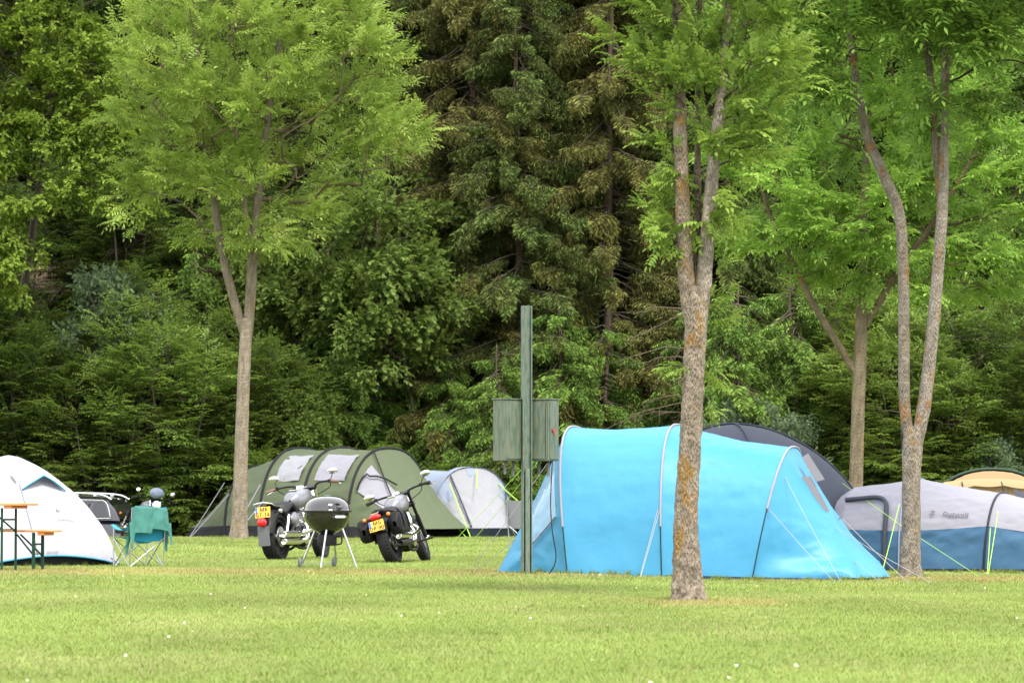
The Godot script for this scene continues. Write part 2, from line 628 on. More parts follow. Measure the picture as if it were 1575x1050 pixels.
# ------------------------------------------------------------------ foliage pieces (x: along the twig, y: up)
func add_leaf(s: Shape, p: Vector3, dir: Vector3, up: Vector3, len_: float, wid: float, col: Color, fine: bool) -> void:
	var side := dir.cross(up).normalized()
	var nn := side.cross(dir).normalized()
	if nn.y < 0.0:
		nn = -nn
	var droop := Vector3.DOWN * len_ * 0.18
	if fine:
		var fold := nn * wid * 0.22
		var a := s.add(p, nn, col)
		var b := s.add(p + dir * len_ * 0.35 + side * wid * 0.5 + fold, nn, col)
		var c := s.add(p + dir * len_ * 0.7 + side * wid * 0.36 + fold + droop * 0.5, nn, col)
		var t := s.add(p + dir * len_ + droop, nn, col)
		var e := s.add(p + dir * len_ * 0.7 - side * wid * 0.36 + fold + droop * 0.5, nn, col)
		var f := s.add(p + dir * len_ * 0.35 - side * wid * 0.5 + fold, nn, col)
		var m := s.add(p + dir * len_ * 0.5 + droop * 0.3, nn, col)
		s.face(a, b, m); s.face(b, c, m); s.face(c, t, m); s.face(t, e, m); s.face(e, f, m); s.face(f, a, m)
	else:
		var a := s.add(p, nn, col)
		var b := s.add(p + dir * len_ * 0.45 + side * wid * 0.5, nn, col)
		var t := s.add(p + dir * len_ + droop, nn, col)
		var e := s.add(p + dir * len_ * 0.45 - side * wid * 0.5, nn, col)
		s.face(a, b, t); s.face(a, t, e)

# a twig with feathered leaves, as on an ash
func feather_spray(seed_: int, leaves: int, len_: float, pairs: int, leaflet: float, wid: float, c0: Color, c1: Color, fine: bool) -> ArrayMesh:
	var r := RandomNumberGenerator.new()
	r.seed = seed_
	var s := Shape.new()
	var twig := len_ * 1.1
	for i in leaves:
		var t := float(i) / maxi(leaves - 1, 1)
		var a := r.randf_range(0, TAU) if i < leaves - 1 else 0.0
		var open := lerpf(1.25, 0.25, t)
		var dir := Vector3(cos(open), sin(open) * cos(a) * 0.7 + 0.1, sin(open) * sin(a)).normalized()
		var up := (Vector3.UP - dir * dir.y + Vector3(r.randf_range(-0.3, 0.3), 0, r.randf_range(-0.3, 0.3))).normalized()
		var side := dir.cross(up).normalized()
		var p0 := Vector3(twig * t, 0, 0)
		var col := c0.lerp(c1, r.randf()) * r.randf_range(0.8, 1.15)
		col.a = 1.0
		for k in pairs + 1:
			var q := (float(k) + 0.6) / (pairs + 0.6)
			var p := p0 + dir * len_ * q + Vector3.DOWN * len_ * 0.3 * q * q
			if k == pairs:
				add_leaf(s, p, (dir + Vector3.DOWN * 0.5).normalized(), up, leaflet, wid, col, fine)
			else:
				for g in [-1.0, 1.0]:
					var ld: Vector3 = (dir * 0.45 + side * g + Vector3.DOWN * r.randf_range(0.1, 0.55)).normalized()
					add_leaf(s, p, ld, up, leaflet * r.randf_range(0.8, 1.05), wid, col, fine)
	s.color = Color(0.12, 0.13, 0.05)
	s.tube([Vector3(-0.05, 0, 0), Vector3(twig, 0, 0)], [0.004, 0.002], 3, false)
	return s.mesh(mats.leaf)

# a twig with single broad leaves; flat twigs hold them in one plane like a hornbeam
func broad_spray(seed_: int, leaves: int, twig: float, leaf_len: float, wid: float, c0: Color, c1: Color, flat: bool, fine: bool) -> ArrayMesh:
	var r := RandomNumberGenerator.new()
	r.seed = seed_
	var s := Shape.new()
	var subs := 5 if flat else 4
	for j in subs:
		var o := Vector3(twig * 0.16 * j, 0, 0)
		var ya := (0.9 if j % 2 == 0 else -0.9) * (1.0 - 0.14 * j) if j < subs - 1 else 0.0
		var dr := Vector3(cos(ya), 0, sin(ya))
		if not flat:
			var xa := r.randf() * TAU
			dr = Vector3(cos(ya), sin(ya) * cos(xa), sin(ya) * sin(xa))
		var l := twig * (0.62 if j < subs - 1 else 0.45)
		var per := leaves / subs
		for i in per:
			var t := (i + 0.6) / per
			var p := o + dr * l * t + Vector3.DOWN * 0.12 * twig * t * t
			var g := -1.0 if i % 2 == 0 else 1.0
			var sd := dr.cross(Vector3.UP).normalized()
			var ld := (dr * 0.7 + sd * g * 0.8 + Vector3(0, r.randf_range(-0.4, 0.1), 0)).normalized()
			if not flat:
				ld = (dr * 0.6 + Vector3(r.randf_range(-1, 1), r.randf_range(-0.9, 0.4), r.randf_range(-1, 1))).normalized()
			var up := (Vector3.UP + Vector3(r.randf_range(-0.35, 0.35), 0, r.randf_range(-0.35, 0.35))).normalized()
			var col := c0.lerp(c1, r.randf()) * r.randf_range(0.8, 1.15)
			col.a = 1.0
			add_leaf(s, p, ld, up, leaf_len * r.randf_range(0.7, 1.1), wid * r.randf_range(0.8, 1.1), col, fine)
	s.color = Color(0.06, 0.05, 0.03)
	s.tube([Vector3(-0.05, 0, 0), Vector3(twig * 0.9, 0, 0)], [0.006, 0.002], 3, false)
	return s.mesh(mats.leaf)

# a spruce frond: a flat fan of needle brushes with hanging twigs below it
func needle_spray(seed_: int, len_: float, hang: float, c0: Color, c1: Color, fresh: Color, share: float) -> ArrayMesh:
	var r := RandomNumberGenerator.new()
	r.seed = seed_
	var s := Shape.new()
	var steps := 12
	for i in steps:
		var t := float(i) / (steps - 1)
		var p := Vector3(len_ * t, -0.1 * len_ * t * t, 0)
		for g in [-1.0, 1.0]:
			var reach: float = len_ * 0.42 * (1.0 - 0.75 * t) * r.randf_range(0.6, 1.15)
			var dir: Vector3 = Vector3(0.75, r.randf_range(-0.35, 0.05), g).normalized()
			brush(s, r, p, p + dir * reach, c0.lerp(c1, r.randf()))
			var tip: Vector3 = p + dir * reach
			brush(s, r, tip - dir * 0.02, tip + (dir + Vector3.DOWN * 0.5).normalized() * 0.09, fresh if r.randf() < share else c1)
			for h in (2 if r.randf() < 0.7 else 1):
				var from: Vector3 = p + dir * reach * r.randf_range(0.15, 0.95)
				var to := from + Vector3(r.randf_range(-0.06, 0.1), -hang * r.randf_range(0.35, 1.15), r.randf_range(-0.07, 0.07))
				var hc := c0.lerp(c1, r.randf())
				var last := from
				for e in 3:      # a hanging twig in three crooked lengths
					var next := from.lerp(to, (e + 1) / 3.0) + Vector3(r.randf_range(-0.035, 0.035), 0, r.randf_range(-0.035, 0.035))
					brush(s, r, last, next, hc)
					if r.randf() < 0.7:
						brush(s, r, next, next + Vector3(r.randf_range(-0.09, 0.09), r.randf_range(-0.1, 0.0), r.randf_range(-0.09, 0.09)), fresh if r.randf() < share * 0.6 else hc)
					last = next
	s.color = Color(0.045, 0.035, 0.025)
	s.tube([Vector3(-0.15, 0.02, 0), Vector3(len_ * 0.8, -0.06 * len_, 0)], [0.012, 0.004], 3, false)
	return s.mesh(mats.needle)

func brush(s: Shape, r: RandomNumberGenerator, a: Vector3, b: Vector3, col: Color) -> void:
	var dir := b - a
	var k := r.randf() * TAU
	var side := dir.cross(Vector3(cos(k), 0.3, sin(k))).normalized() * r.randf_range(0.007, 0.012)
	var nn := (Vector3.UP * 0.6 + side.cross(dir).normalized()).normalized()
	var cc := col * r.randf_range(0.75, 1.2)
	cc.a = 1.0
	var i0 := s.add(a + side * 0.5, nn, cc)
	var i1 := s.add(a - side * 0.5, nn, cc)
	var i2 := s.add(a.lerp(b, 0.55) + side, nn, cc)
	var i3 := s.add(a.lerp(b, 0.55) - side, nn, cc)
	var i4 := s.add(b, nn, cc)
	s.face(i0, i1, i3); s.face(i0, i3, i2); s.face(i2, i3, i4)

# ------------------------------------------------------------------ branching
# stems: [{p: points, r: radii}] in the tree's own space; targets: twig clumps to reach. Adds the part "branches", returns [position, direction] of every leafy spot.
func grow(root: Node3D, stems: Array, targets: Array, step: float, tip_r: float, bark_col: Color, sag := 0.0) -> Array:
	var pos := []
	var par := []
	var wt := []
	var stem_n := 0
	for st in stems:
		var pts: Array = st.p
		for i in pts.size():
			pos.append(pts[i]); wt.append(0.0)
			par.append(-1)
	stem_n = pos.size()
	var order := []
	for t in targets:
		var best := 1e9
		for i in stem_n:
			best = minf(best, (pos[i] as Vector3).distance_squared_to(t))
		order.append([best, t])
	order.sort_custom(func(a, b): return a[0] < b[0])
	var chains := []
	for o in order:
		var t: Vector3 = o[1]
		var best := 1e9
		var bi := 0
		for i in pos.size():
			var q: Vector3 = pos[i]
			var dd := q.distance_to(t)
			if dd < best:
				if q.y > t.y - 0.05:
					dd += (q.y - t.y + 0.05) * 1.2
				if dd < best:
					best = dd
					bi = i
		var a: Vector3 = pos[bi]
		var l := a.distance_to(t)
		var m := maxi(2, int(ceil(l / step)))
		var out := Vector3(t.x - a.x, 0, t.z - a.z)
		var ctrl := a.lerp(t, 0.5) + out * 0.12 + Vector3(rnd(-0.1, 0.1), 0.10 - sag, rnd(-0.1, 0.1)) * l
		var chain := [bi]
		var last := bi
		for k in range(1, m + 1):
			var u := float(k) / m
			var p := a.lerp(ctrl, u).lerp(ctrl.lerp(t, u), u)
			pos.append(p); par.append(last); wt.append(0.0)
			last = pos.size() - 1
			chain.append(last)
		chains.append(chain)
		var j := last
		while j >= stem_n:
			wt[j] += 1.0
			j = par[j]
	var s := Shape.new()
	s.color = bark_col
	for chain in chains:
		var pts := []
		var rad := []
		for k in chain.size():
			var i: int = chain[k]
			pts.append(pos[i])
			rad.append(tip_r * pow(maxf(wt[i] if k > 0 else wt[chain[1]], 1.0), 0.46))
		s.tube(pts, rad, 5 if rad[0] > 0.02 else 4, false)
	part("branches", s, mats.twig_bark, root)
	var spots := []
	for i in range(stem_n, pos.size()):
		if wt[i] <= 3.0:
			spots.append([pos[i], ((pos[i] as Vector3) - (pos[par[i]] as Vector3)).normalized(), wt[i]])
	return spots

# sprays on the leafy spots
func clothe(root: Node3D, spots: Array, meshes: Array, per: int, spread_: float, size: Vector2, middle: Vector3, flat := 0.0, tint_a := Color(1, 1, 1), tint_b := Color(1, 1, 1)) -> void:
	var lists := []
	for m in meshes:
		lists.append([])
	for sp in spots:
		for k in per:
			var p: Vector3 = sp[0] + Vector3(rnd(-1, 1), rnd(-0.7, 0.7), rnd(-1, 1)) * spread_
			var out := (p - middle).normalized()
			var dir: Vector3 = (out * 0.7 + (sp[1] as Vector3) * 0.6 + Vector3(rnd(-1, 1), rnd(-0.6, 0.7) * (1.0 - flat), rnd(-1, 1)) * 0.8)
			dir.y *= 1.0 - flat * 0.8
			dir = dir.normalized()
			var up := (Vector3.UP + Vector3(rnd(-0.4, 0.4), 0, rnd(-0.4, 0.4)) * (1.0 - flat * 0.6)).normalized()
			var z := dir.cross(up).normalized()
			var b := Basis(dir, z.cross(dir), z) * rnd(size.x, size.y)
			var tint := tint_a.lerp(tint_b, rng.randf()) * rnd(0.85, 1.15)
			tint.a = 1.0
			lists[rng.randi() % meshes.size()].append([Transform3D(b, p), tint])
	for i in meshes.size():
		scatter("crown", meshes[i], lists[i], root)

# a round trunk with uneven bark, flared at the foot; colour from its own spots of lichen
func trunk_shape(pts: Array, radii: Array, sides: int, rough: float, base_col: Color, lichen: Color, lichen_amount: float, flare := 0.0, seed_ := 0.0) -> Shape:
	var s := Shape.new()
	var rows := []
	var side := Vector3(1, 0, 0)
	for i in pts.size():
		var t: Vector3 = ((pts[mini(i + 1, pts.size() - 1)] as Vector3) - (pts[maxi(i - 1, 0)] as Vector3)).normalized()
		side = (side - t * side.dot(t)).normalized()
		var other := t.cross(side)
		var row := []
		for k in sides:
			var a := TAU * k / sides
			var o := side * cos(a) + other * sin(a)
			var h: float = (pts[i] as Vector3).y
			var r: float = radii[i]
			var fl := exp(-maxf(h, 0.0) / 0.16) * flare
			r *= 1.0 + fl * (0.75 + 0.5 * sin(a * 5.0 + seed_) * sin(a * 2.0 + 1.3))
			var q: Vector3 = (pts[i] as Vector3) + o * r
			var coarse := 1.0 + (2.2 * exp(-maxf(h, 0.0) / 0.35) if flare > 0.0 else 0.0)
			r += rough * coarse * (1.3 * n1.get_noise_3d(q.x * 22.0 + seed_, q.y * 9.0, q.z * 22.0) - 1.1 * absf(n2.get_noise_3d(q.x * 14.0, q.y * 3.0 + seed_, q.z * 14.0)) + 0.6 * n2.get_noise_3d(q.x * 6.0, q.y * 4.0 + seed_, q.z * 6.0))
			row.append((pts[i] as Vector3) + o * r)
		rows.append(row)
	var tint := func(p: Vector3) -> Color:
		var a := n1.get_noise_3d(p.x * 24.0, p.y * 5.0 + seed_, p.z * 24.0)
		var b := n2.get_noise_3d(p.x * 9.0 + 7.0, p.y * 7.0 - seed_, p.z * 9.0)
		var c := base_col * (0.92 + 0.45 * a)
		if b > 0.06:
			c = c.lerp(base_col * 1.6 + Color(0.035, 0.035, 0.035), clampf((b - 0.06) * 5.0, 0.0, 0.4))     # pale lichen
		var d := n1.get_noise_3d(p.x * 5.0 - 3.0, p.y * 3.2 + seed_ * 2.0, p.z * 5.0) + 0.35 * n1.get_noise_3d(p.x * 30.0, p.y * 30.0, p.z * 30.0)
		if d > 0.42 - lichen_amount:
			c = c.lerp(lichen, clampf((d - 0.42 + lichen_amount) * 8.0, 0.0, 0.8))
		c.a = 1.0
		return c
	s.grid(rows, true, true, tint)
	return s

func blob(list: Array, out: Array, count: int, shell := 0.45) -> void:   # random points in ellipsoids [centre, radii]
	var vol := 0.0
	for e in list:
		vol += e[1].x * e[1].y * e[1].z
	for e in list:
		var m := int(round(count * e[1].x * e[1].y * e[1].z / vol))
		for i in m:
			var u := Vector3(rng.randfn(), rng.randfn(), rng.randfn()).normalized() * pow(rnd(pow(shell, 3.0), 1.0), 1.0 / 3.0)
			out.append(e[0] + u * e[1])

# ------------------------------------------------------------------ the four trees that stand on the lawn
func build_park_trees() -> void:
	var ochre := Color(0.252, 0.14, 0.0245)
	var near_leaf := []
	for k in 3:
		near_leaf.append(feather_spray(900 + k, 4, 0.17, 4, 0.068, 0.034, Color(0.15, 0.25, 0.04), Color(0.29, 0.40, 0.08), true))
	var ash := []
	for k in 3:
		ash.append(feather_spray(920 + k, 6, 0.26, 4, 0.105, 0.042, Color(0.1955, 0.306, 0.07225), Color(0.3145, 0.425, 0.1275), false))
	var ash_b := []
	for k in 3:
		ash_b.append(feather_spray(940 + k, 5, 0.23, 4, 0.088, 0.034, Color(0.1275, 0.238, 0.03825), Color(0.221, 0.3485, 0.068), false))

	# near tree, twin stems with lichen
	var d := 26.0
	var o := foot(1057, d)
	var t := thing("twin_stemmed_tree", "tree with orange lichen on its forked trunk, standing before the sky blue tent", "tree", o)
	var main := smooth_path([at(1057, 930, d) - o, at(1057, 880, d) - o, at(1055, 800, d) - o, at(1061, 700, d) - o, at(1066, 600, d) - o, at(1071, 500, d) - o, at(1073, 440, d) - o], 26)
	var mr := smooth_values([0.120, 0.112, 0.098, 0.090, 0.086, 0.092, 0.08], 26)
	part("trunk", trunk_shape(main, mr, 52, 0.0065, Color(0.21, 0.1715, 0.133), ochre, 0.12, 0.34, 2.0), mats.bark, t)
	var left := smooth_path([at(1066, 510, d) - o, at(1057, 440, d) - o, at(1051, 340, d) - o, at(1047, 220, d) - o, at(1044, 80, d) - o, at(1040, -80, d) - o + Vector3(0, 0, 0.1), at(1030, -330, d) - o + Vector3(0, 0, 0.3)], 12)
	part("stem", trunk_shape(left, smooth_values([0.055, 0.068, 0.062, 0.055, 0.048, 0.04, 0.022], 12), 24, 0.004, Color(0.189, 0.1505, 0.112), ochre, 0.18, 0.0, 5.0), mats.bark, t)
	var right := smooth_path([at(1077, 500, d) - o, at(1083, 430, d) - o, at(1090, 340, d) - o, at(1100, 230, d) - o, at(1115, 100, d) - o, at(1125, -60, d) - o + Vector3(0, 0, -0.1), at(1150, -330, d) - o + Vector3(0, 0, -0.3)], 12)
	part("stem", trunk_shape(right, smooth_values([0.055, 0.066, 0.058, 0.05, 0.044, 0.036, 0.02], 12), 24, 0.004, Color(0.238, 0.203, 0.1645), ochre, -0.02, 0.0, 9.0), mats.bark, t)
	var mid := smooth_path([at(1076, 460, d) - o + Vector3(0, 0, -0.05), at(1075, 340, d) - o + Vector3(0, 0, -0.12), at(1076, 180, d) - o + Vector3(0, 0, -0.22), at(1082, -60, d) - o + Vector3(0, 0, -0.4)], 10)
	part("stem", trunk_shape(mid, smooth_values([0.03, 0.03, 0.026, 0.018], 10), 14, 0.003, Color(0.112, 0.084, 0.0595), ochre, 0.1, 0.0, 13.0), mats.bark, t)
	var stems := [{p = left}, {p = right}, {p = mid}]
	var goals := []
	var px := 1.0 / 192.0
	blob([[at(1085, 60, d) - o, Vector3(120 * px, 110 * px, 0.5)], [at(985, 35, d) - o, Vector3(60 * px, 75 * px, 0.4)], [at(1175, 80, d) - o, Vector3(80 * px, 120 * px, 0.5)],
		[at(1085, 215, d) - o, Vector3(70 * px, 95 * px, 0.36)], [at(1110, 300, d) - o, Vector3(30 * px, 80 * px, 0.2)], [at(1030, 290, d) - o, Vector3(22 * px, 70 * px, 0.18)], [at(1075, 100, d) - o, Vector3(150 * px, 70 * px, 0.5)], [at(1075, -180, d) - o, Vector3(1.1, 0.9, 1.0)]], goals, 215)
	blob([[at(1090, 230, d) - o, Vector3(75 * px, 70 * px, 0.3)], [at(1110, 320, d) - o, Vector3(32 * px, 75 * px, 0.2)], [at(1030, 300, d) - o, Vector3(26 * px, 90 * px, 0.2)], [at(1072, 330, d) - o, Vector3(20 * px, 80 * px, 0.15)], [at(1140, 200, d) - o, Vector3(45 * px, 60 * px, 0.25)]], goals, 20, 0.1)
	var spots := grow(t, stems, goals, 0.12, 0.0035, Color(0.049, 0.035, 0.021), 0.0)
	var tufts := []
	for q in [[1105, 455], [1092, 470], [1103, 490], [1046, 560], [1036, 568], [1094, 572], [1090, 630], [1040, 395], [1030, 385], [1000, 220], [1000, 320], [1018, 360], [1020, 350], [1012, 300], [1120, 380], [1110, 410], [1062, 400]]:
		tufts.append([at(q[0], q[1], d) - o, Vector3(1 if q[0] > 1068 else -1, 0.2, 0.2).normalized(), 1.0])
	clothe(t, spots, near_leaf, 2, 0.09, Vector2(0.6, 0.95), at(1075, 250, d) - o)
	clothe(t, tufts, near_leaf, 3, 0.03, Vector2(0.4, 0.6), at(1068, 500, d) - o)

	# tree forked low down, by the blue and grey tent
	d = 36.0
	o = foot(1400, d)
	t = thing("forked_tree", "tree forked low above the ground, standing before the low blue and grey tent", "tree", o)
	main = smooth_path([at(1400, 886, d) - o, at(1400, 860, d) - o, at(1402, 800, d) - o, at(1402, 740, d) - o, at(1404, 690, d) - o, at(1405, 655, d) - o], 10)
	part("trunk", trunk_shape(main, smooth_values([0.118, 0.112, 0.104, 0.10, 0.115, 0.10], 10), 32, 0.006, Color(0.217, 0.182, 0.1435), ochre, 0.0, 0.3, 21.0), mats.bark, t)
	left = smooth_path([at(1399, 680, d) - o, at(1392, 620, d) - o, at(1391, 530, d) - o, at(1390, 420, d) - o, at(1384, 330, d) - o, at(1360, 270, d) - o, at(1335, 210, d) - o, at(1318, 130, d) - o, at(1308, 40, d) - o, at(1290, -120, d) - o, at(1270, -300, d) - o], 8)
	part("stem", trunk_shape(left, smooth_values([0.06, 0.064, 0.064, 0.062, 0.062, 0.06, 0.055, 0.05, 0.045, 0.036, 0.02], 8), 22, 0.005, Color(0.175, 0.147, 0.1155), Color(0.266, 0.112, 0.021), 0.08, 0.0, 25.0), mats.bark, t)
	right = smooth_path([at(1408, 690, d) - o, at(1421, 630, d) - o, at(1432, 540, d) - o, at(1442, 430, d) - o, at(1450, 320, d) - o, at(1452, 220, d) - o, at(1454, 130, d) - o, at(1460, 20, d) - o, at(1475, -140, d) - o, at(1490, -320, d) - o], 8)
	part("stem", trunk_shape(right, smooth_values([0.07, 0.078, 0.072, 0.068, 0.064, 0.058, 0.05, 0.045, 0.036, 0.02], 8), 22, 0.005, Color(0.224, 0.1925, 0.161), Color(0.266, 0.119, 0.021), 0.05, 0.0, 31.0), mats.bark, t)
	mid = smooth_path([at(1447, 320, d) - o, at(1440, 230, d) - o, at(1434, 140, d) - o, at(1424, 40, d) - o, at(1410, -140, d) - o + Vector3(0, 0, 0.4)], 8)
	part("stem", trunk_shape(mid, smooth_values([0.03, 0.045, 0.04, 0.034, 0.02], 8), 16, 0.004, Color(0.14, 0.112, 0.084), ochre, 0.1, 0.0, 37.0), mats.bark, t)
	stems = [{p = left.slice(40)}, {p = right.slice(36)}, {p = mid.slice(8)}]
	goals = []
	px = 1.0 / 139.0
	blob([[at(1330, 30, d) - o, Vector3(150 * px, 105 * px, 1.1)], [at(1450, 60, d) - o, Vector3(130 * px, 115 * px, 1.1)], [at(1570, 20, d) - o, Vector3(120 * px, 110 * px, 1.1)], [at(1270, 130, d) - o, Vector3(70 * px, 60 * px, 0.7)],
		[at(1410, 150, d) - o, Vector3(90 * px, 50 * px, 0.7)], [at(1420, -200, d) - o, Vector3(2.2, 1.4, 2.0)]], goals, 300)
	spots = grow(t, stems, goals, 0.16, 0.0045, Color(0.042, 0.0315, 0.021))
	clothe(t, spots, ash_b, 4, 0.16, Vector2(0.8, 1.3), at(1410, 150, d) - o)

	# ash before the olive tunnel tent
	d = 66.0
	o = foot(367, d)
	t = thing("slender_tree", "pale barked tree with a wide light green crown beside the olive tunnel tent", "tree", o)
	main = smooth_path([at(367, 838, d) - o, at(368, 800, d) - o, at(370, 720, d) - o, at(373, 620, d) - o, at(377, 530, d) - o, at(380, 490, d) - o], 10)
	part("trunk", trunk_shape(main, smooth_values([0.19, 0.165, 0.145, 0.132, 0.124, 0.124], 10), 28, 0.007, Color(0.238, 0.1995, 0.1505), Color(0.245, 0.196, 0.084), 0.02, 0.3, 41.0), mats.bark, t)
	left = smooth_path([at(377, 520, d) - o, at(362, 470, d) - o, at(342, 390, d) - o, at(328, 300, d) - o, at(318, 200, d) - o, at(305, 90, d) - o, at(290, -60, d) - o], 8)
	part("stem", trunk_shape(left, smooth_values([0.08, 0.095, 0.085, 0.072, 0.06, 0.045, 0.025], 8), 16, 0.005, Color(0.182, 0.1505, 0.105), ochre, 0.0, 0.0, 43.0), mats.bark, t)
	right = smooth_path([at(380, 520, d) - o, at(386, 440, d) - o, at(390, 370, d) - o, at(400, 270, d) - o, at(415, 160, d) - o, at(430, 40, d) - o, at(440, -100, d) - o], 8)
	part("stem", trunk_shape(right, smooth_values([0.10, 0.115, 0.10, 0.082, 0.065, 0.045, 0.025], 8), 16, 0.005, Color(0.182, 0.1505, 0.105), ochre, 0.0, 0.0, 47.0), mats.bark, t)
	mid = smooth_path([at(388, 400, d) - o, at(378, 330, d) - o + Vector3(0, 0, 0.1), at(365, 220, d) - o + Vector3(0, 0, 0.3), at(355, 60, d) - o + Vector3(0, 0, 0.4)], 8)
	part("stem", trunk_shape(mid, smooth_values([0.05, 0.06, 0.05, 0.03], 8), 12, 0.004, Color(0.182, 0.1505, 0.105), ochre, 0.0, 0.0, 49.0), mats.bark, t)
	stems = [{p = left.slice(10)}, {p = right.slice(12)}, {p = mid.slice(4)}]
	goals = []
	px = d / FOCAL
	blob([[at(400, 90, d) - o, Vector3(215 * px, 190 * px, 2.6)], [at(275, 220, d) - o, Vector3(120 * px, 95 * px, 1.6)], [at(515, 210, d) - o, Vector3(125 * px, 95 * px, 1.7)], [at(390, 300, d) - o, Vector3(130 * px, 75 * px, 1.5)],
		[at(600, 195, d) - o, Vector3(55 * px, 40 * px, 0.8)], [at(340, 365, d) - o, Vector3(60 * px, 35 * px, 0.8)], [at(215, 322, d) - o, Vector3(50 * px, 14 * px, 0.5)], [at(440, 360, d) - o, Vector3(60 * px, 35 * px, 0.7)], [at(400, -120, d) - o, Vector3(2.4, 1.6, 2.2)]], goals, 520, 0.1)
	spots = grow(t, stems, goals, 0.28, 0.0075, Color(0.112, 0.084, 0.049))
	clothe(t, spots, ash, 3, 0.26, Vector2(0.7, 1.15), at(390, 330, d) - o, 0.05, Color(1.02, 1.02, 0.78), Color(1.22, 1.1, 0.9))

	# ash behind the dark dome tent
	d = 60.0
	o = foot(1316, d)
	t = thing("bushy_tree", "light green feathery tree whose trunk rises behind the low blue and grey tent", "tree", o)
	main = smooth_path([at(1316, 850, d) - o, at(1317, 750, d) - o, at(1320, 640, d) - o, at(1324, 540, d) - o, at(1327, 430, d) - o, at(1329, 330, d) - o, at(1335, 220, d) - o, at(1345, 100, d) - o, at(1350, -60, d) - o], 8)
	part("trunk", trunk_shape(main, smooth_values([0.16, 0.13, 0.125, 0.12, 0.10, 0.085, 0.06, 0.045, 0.02], 8), 22, 0.006, Color(0.175, 0.14, 0.091), ochre, 0.0, 0.2, 51.0), mats.bark, t)
	left = smooth_path([at(1320, 580, d) - o, at(1290, 530, d) - o, at(1250, 465, d) - o, at(1215, 390, d) - o, at(1185, 330, d) - o, at(1160, 250, d) - o], 6)
	part("stem", trunk_shape(left, smooth_values([0.05, 0.07, 0.06, 0.052, 0.042, 0.02], 6), 12, 0.004, Color(0.154, 0.119, 0.07), ochre, 0.0, 0.0, 53.0), mats.bark, t)
	right = smooth_path([at(1326, 510, d) - o, at(1350, 470, d) - o, at(1385, 410, d) - o, at(1430, 350, d) - o, at(1480, 270, d) - o, at(1530, 180, d) - o], 6)
	part("stem", trunk_shape(right, smooth_values([0.05, 0.068, 0.06, 0.05, 0.04, 0.02], 6), 12, 0.004, Color(0.154, 0.119, 0.07), ochre, 0.0, 0.0, 57.0), mats.bark, t)
	stems = [{p = left.slice(12)}, {p = right.slice(10)}, {p = main.slice(36)}]
	goals = []
	px = d / FOCAL
	blob([[at(1200, 290, d) - o, Vector3(115 * px, 120 * px, 1.6)], [at(1330, 250, d) - o, Vector3(150 * px, 110 * px, 2.0)], [at(1480, 260, d) - o, Vector3(130 * px, 130 * px, 1.8)], [at(1290, 370, d) - o, Vector3(150 * px, 55 * px, 1.4)], [at(1490, 390, d) - o, Vector3(100 * px, 75 * px, 1.4)],
		[at(1590, 330, d) - o, Vector3(60 * px, 120 * px, 1.4)], [at(1340, 60, d) - o, Vector3(3.0, 2.0, 2.2)], [at(1400, 430, d) - o, Vector3(90 * px, 35 * px, 1.0)]], goals, 420)
	spots = grow(t, stems, goals, 0.28, 0.007, Color(0.098, 0.07, 0.035))
	clothe(t, spots, ash, 4, 0.24, Vector2(0.75, 1.2), at(1340, 330, d) - o, 0.35, Color(0.95, 1.08, 0.75), Color(1.1, 1.2, 0.9))

# ------------------------------------------------------------------ the wood on the slope
func tone(key: String, from: String, c: Color) -> StandardMaterial3D:
	var m: StandardMaterial3D = mats[from].duplicate()
	m.resource_name = key
	m.albedo_color = c.linear_to_srgb()
	mats[key] = m
	return m

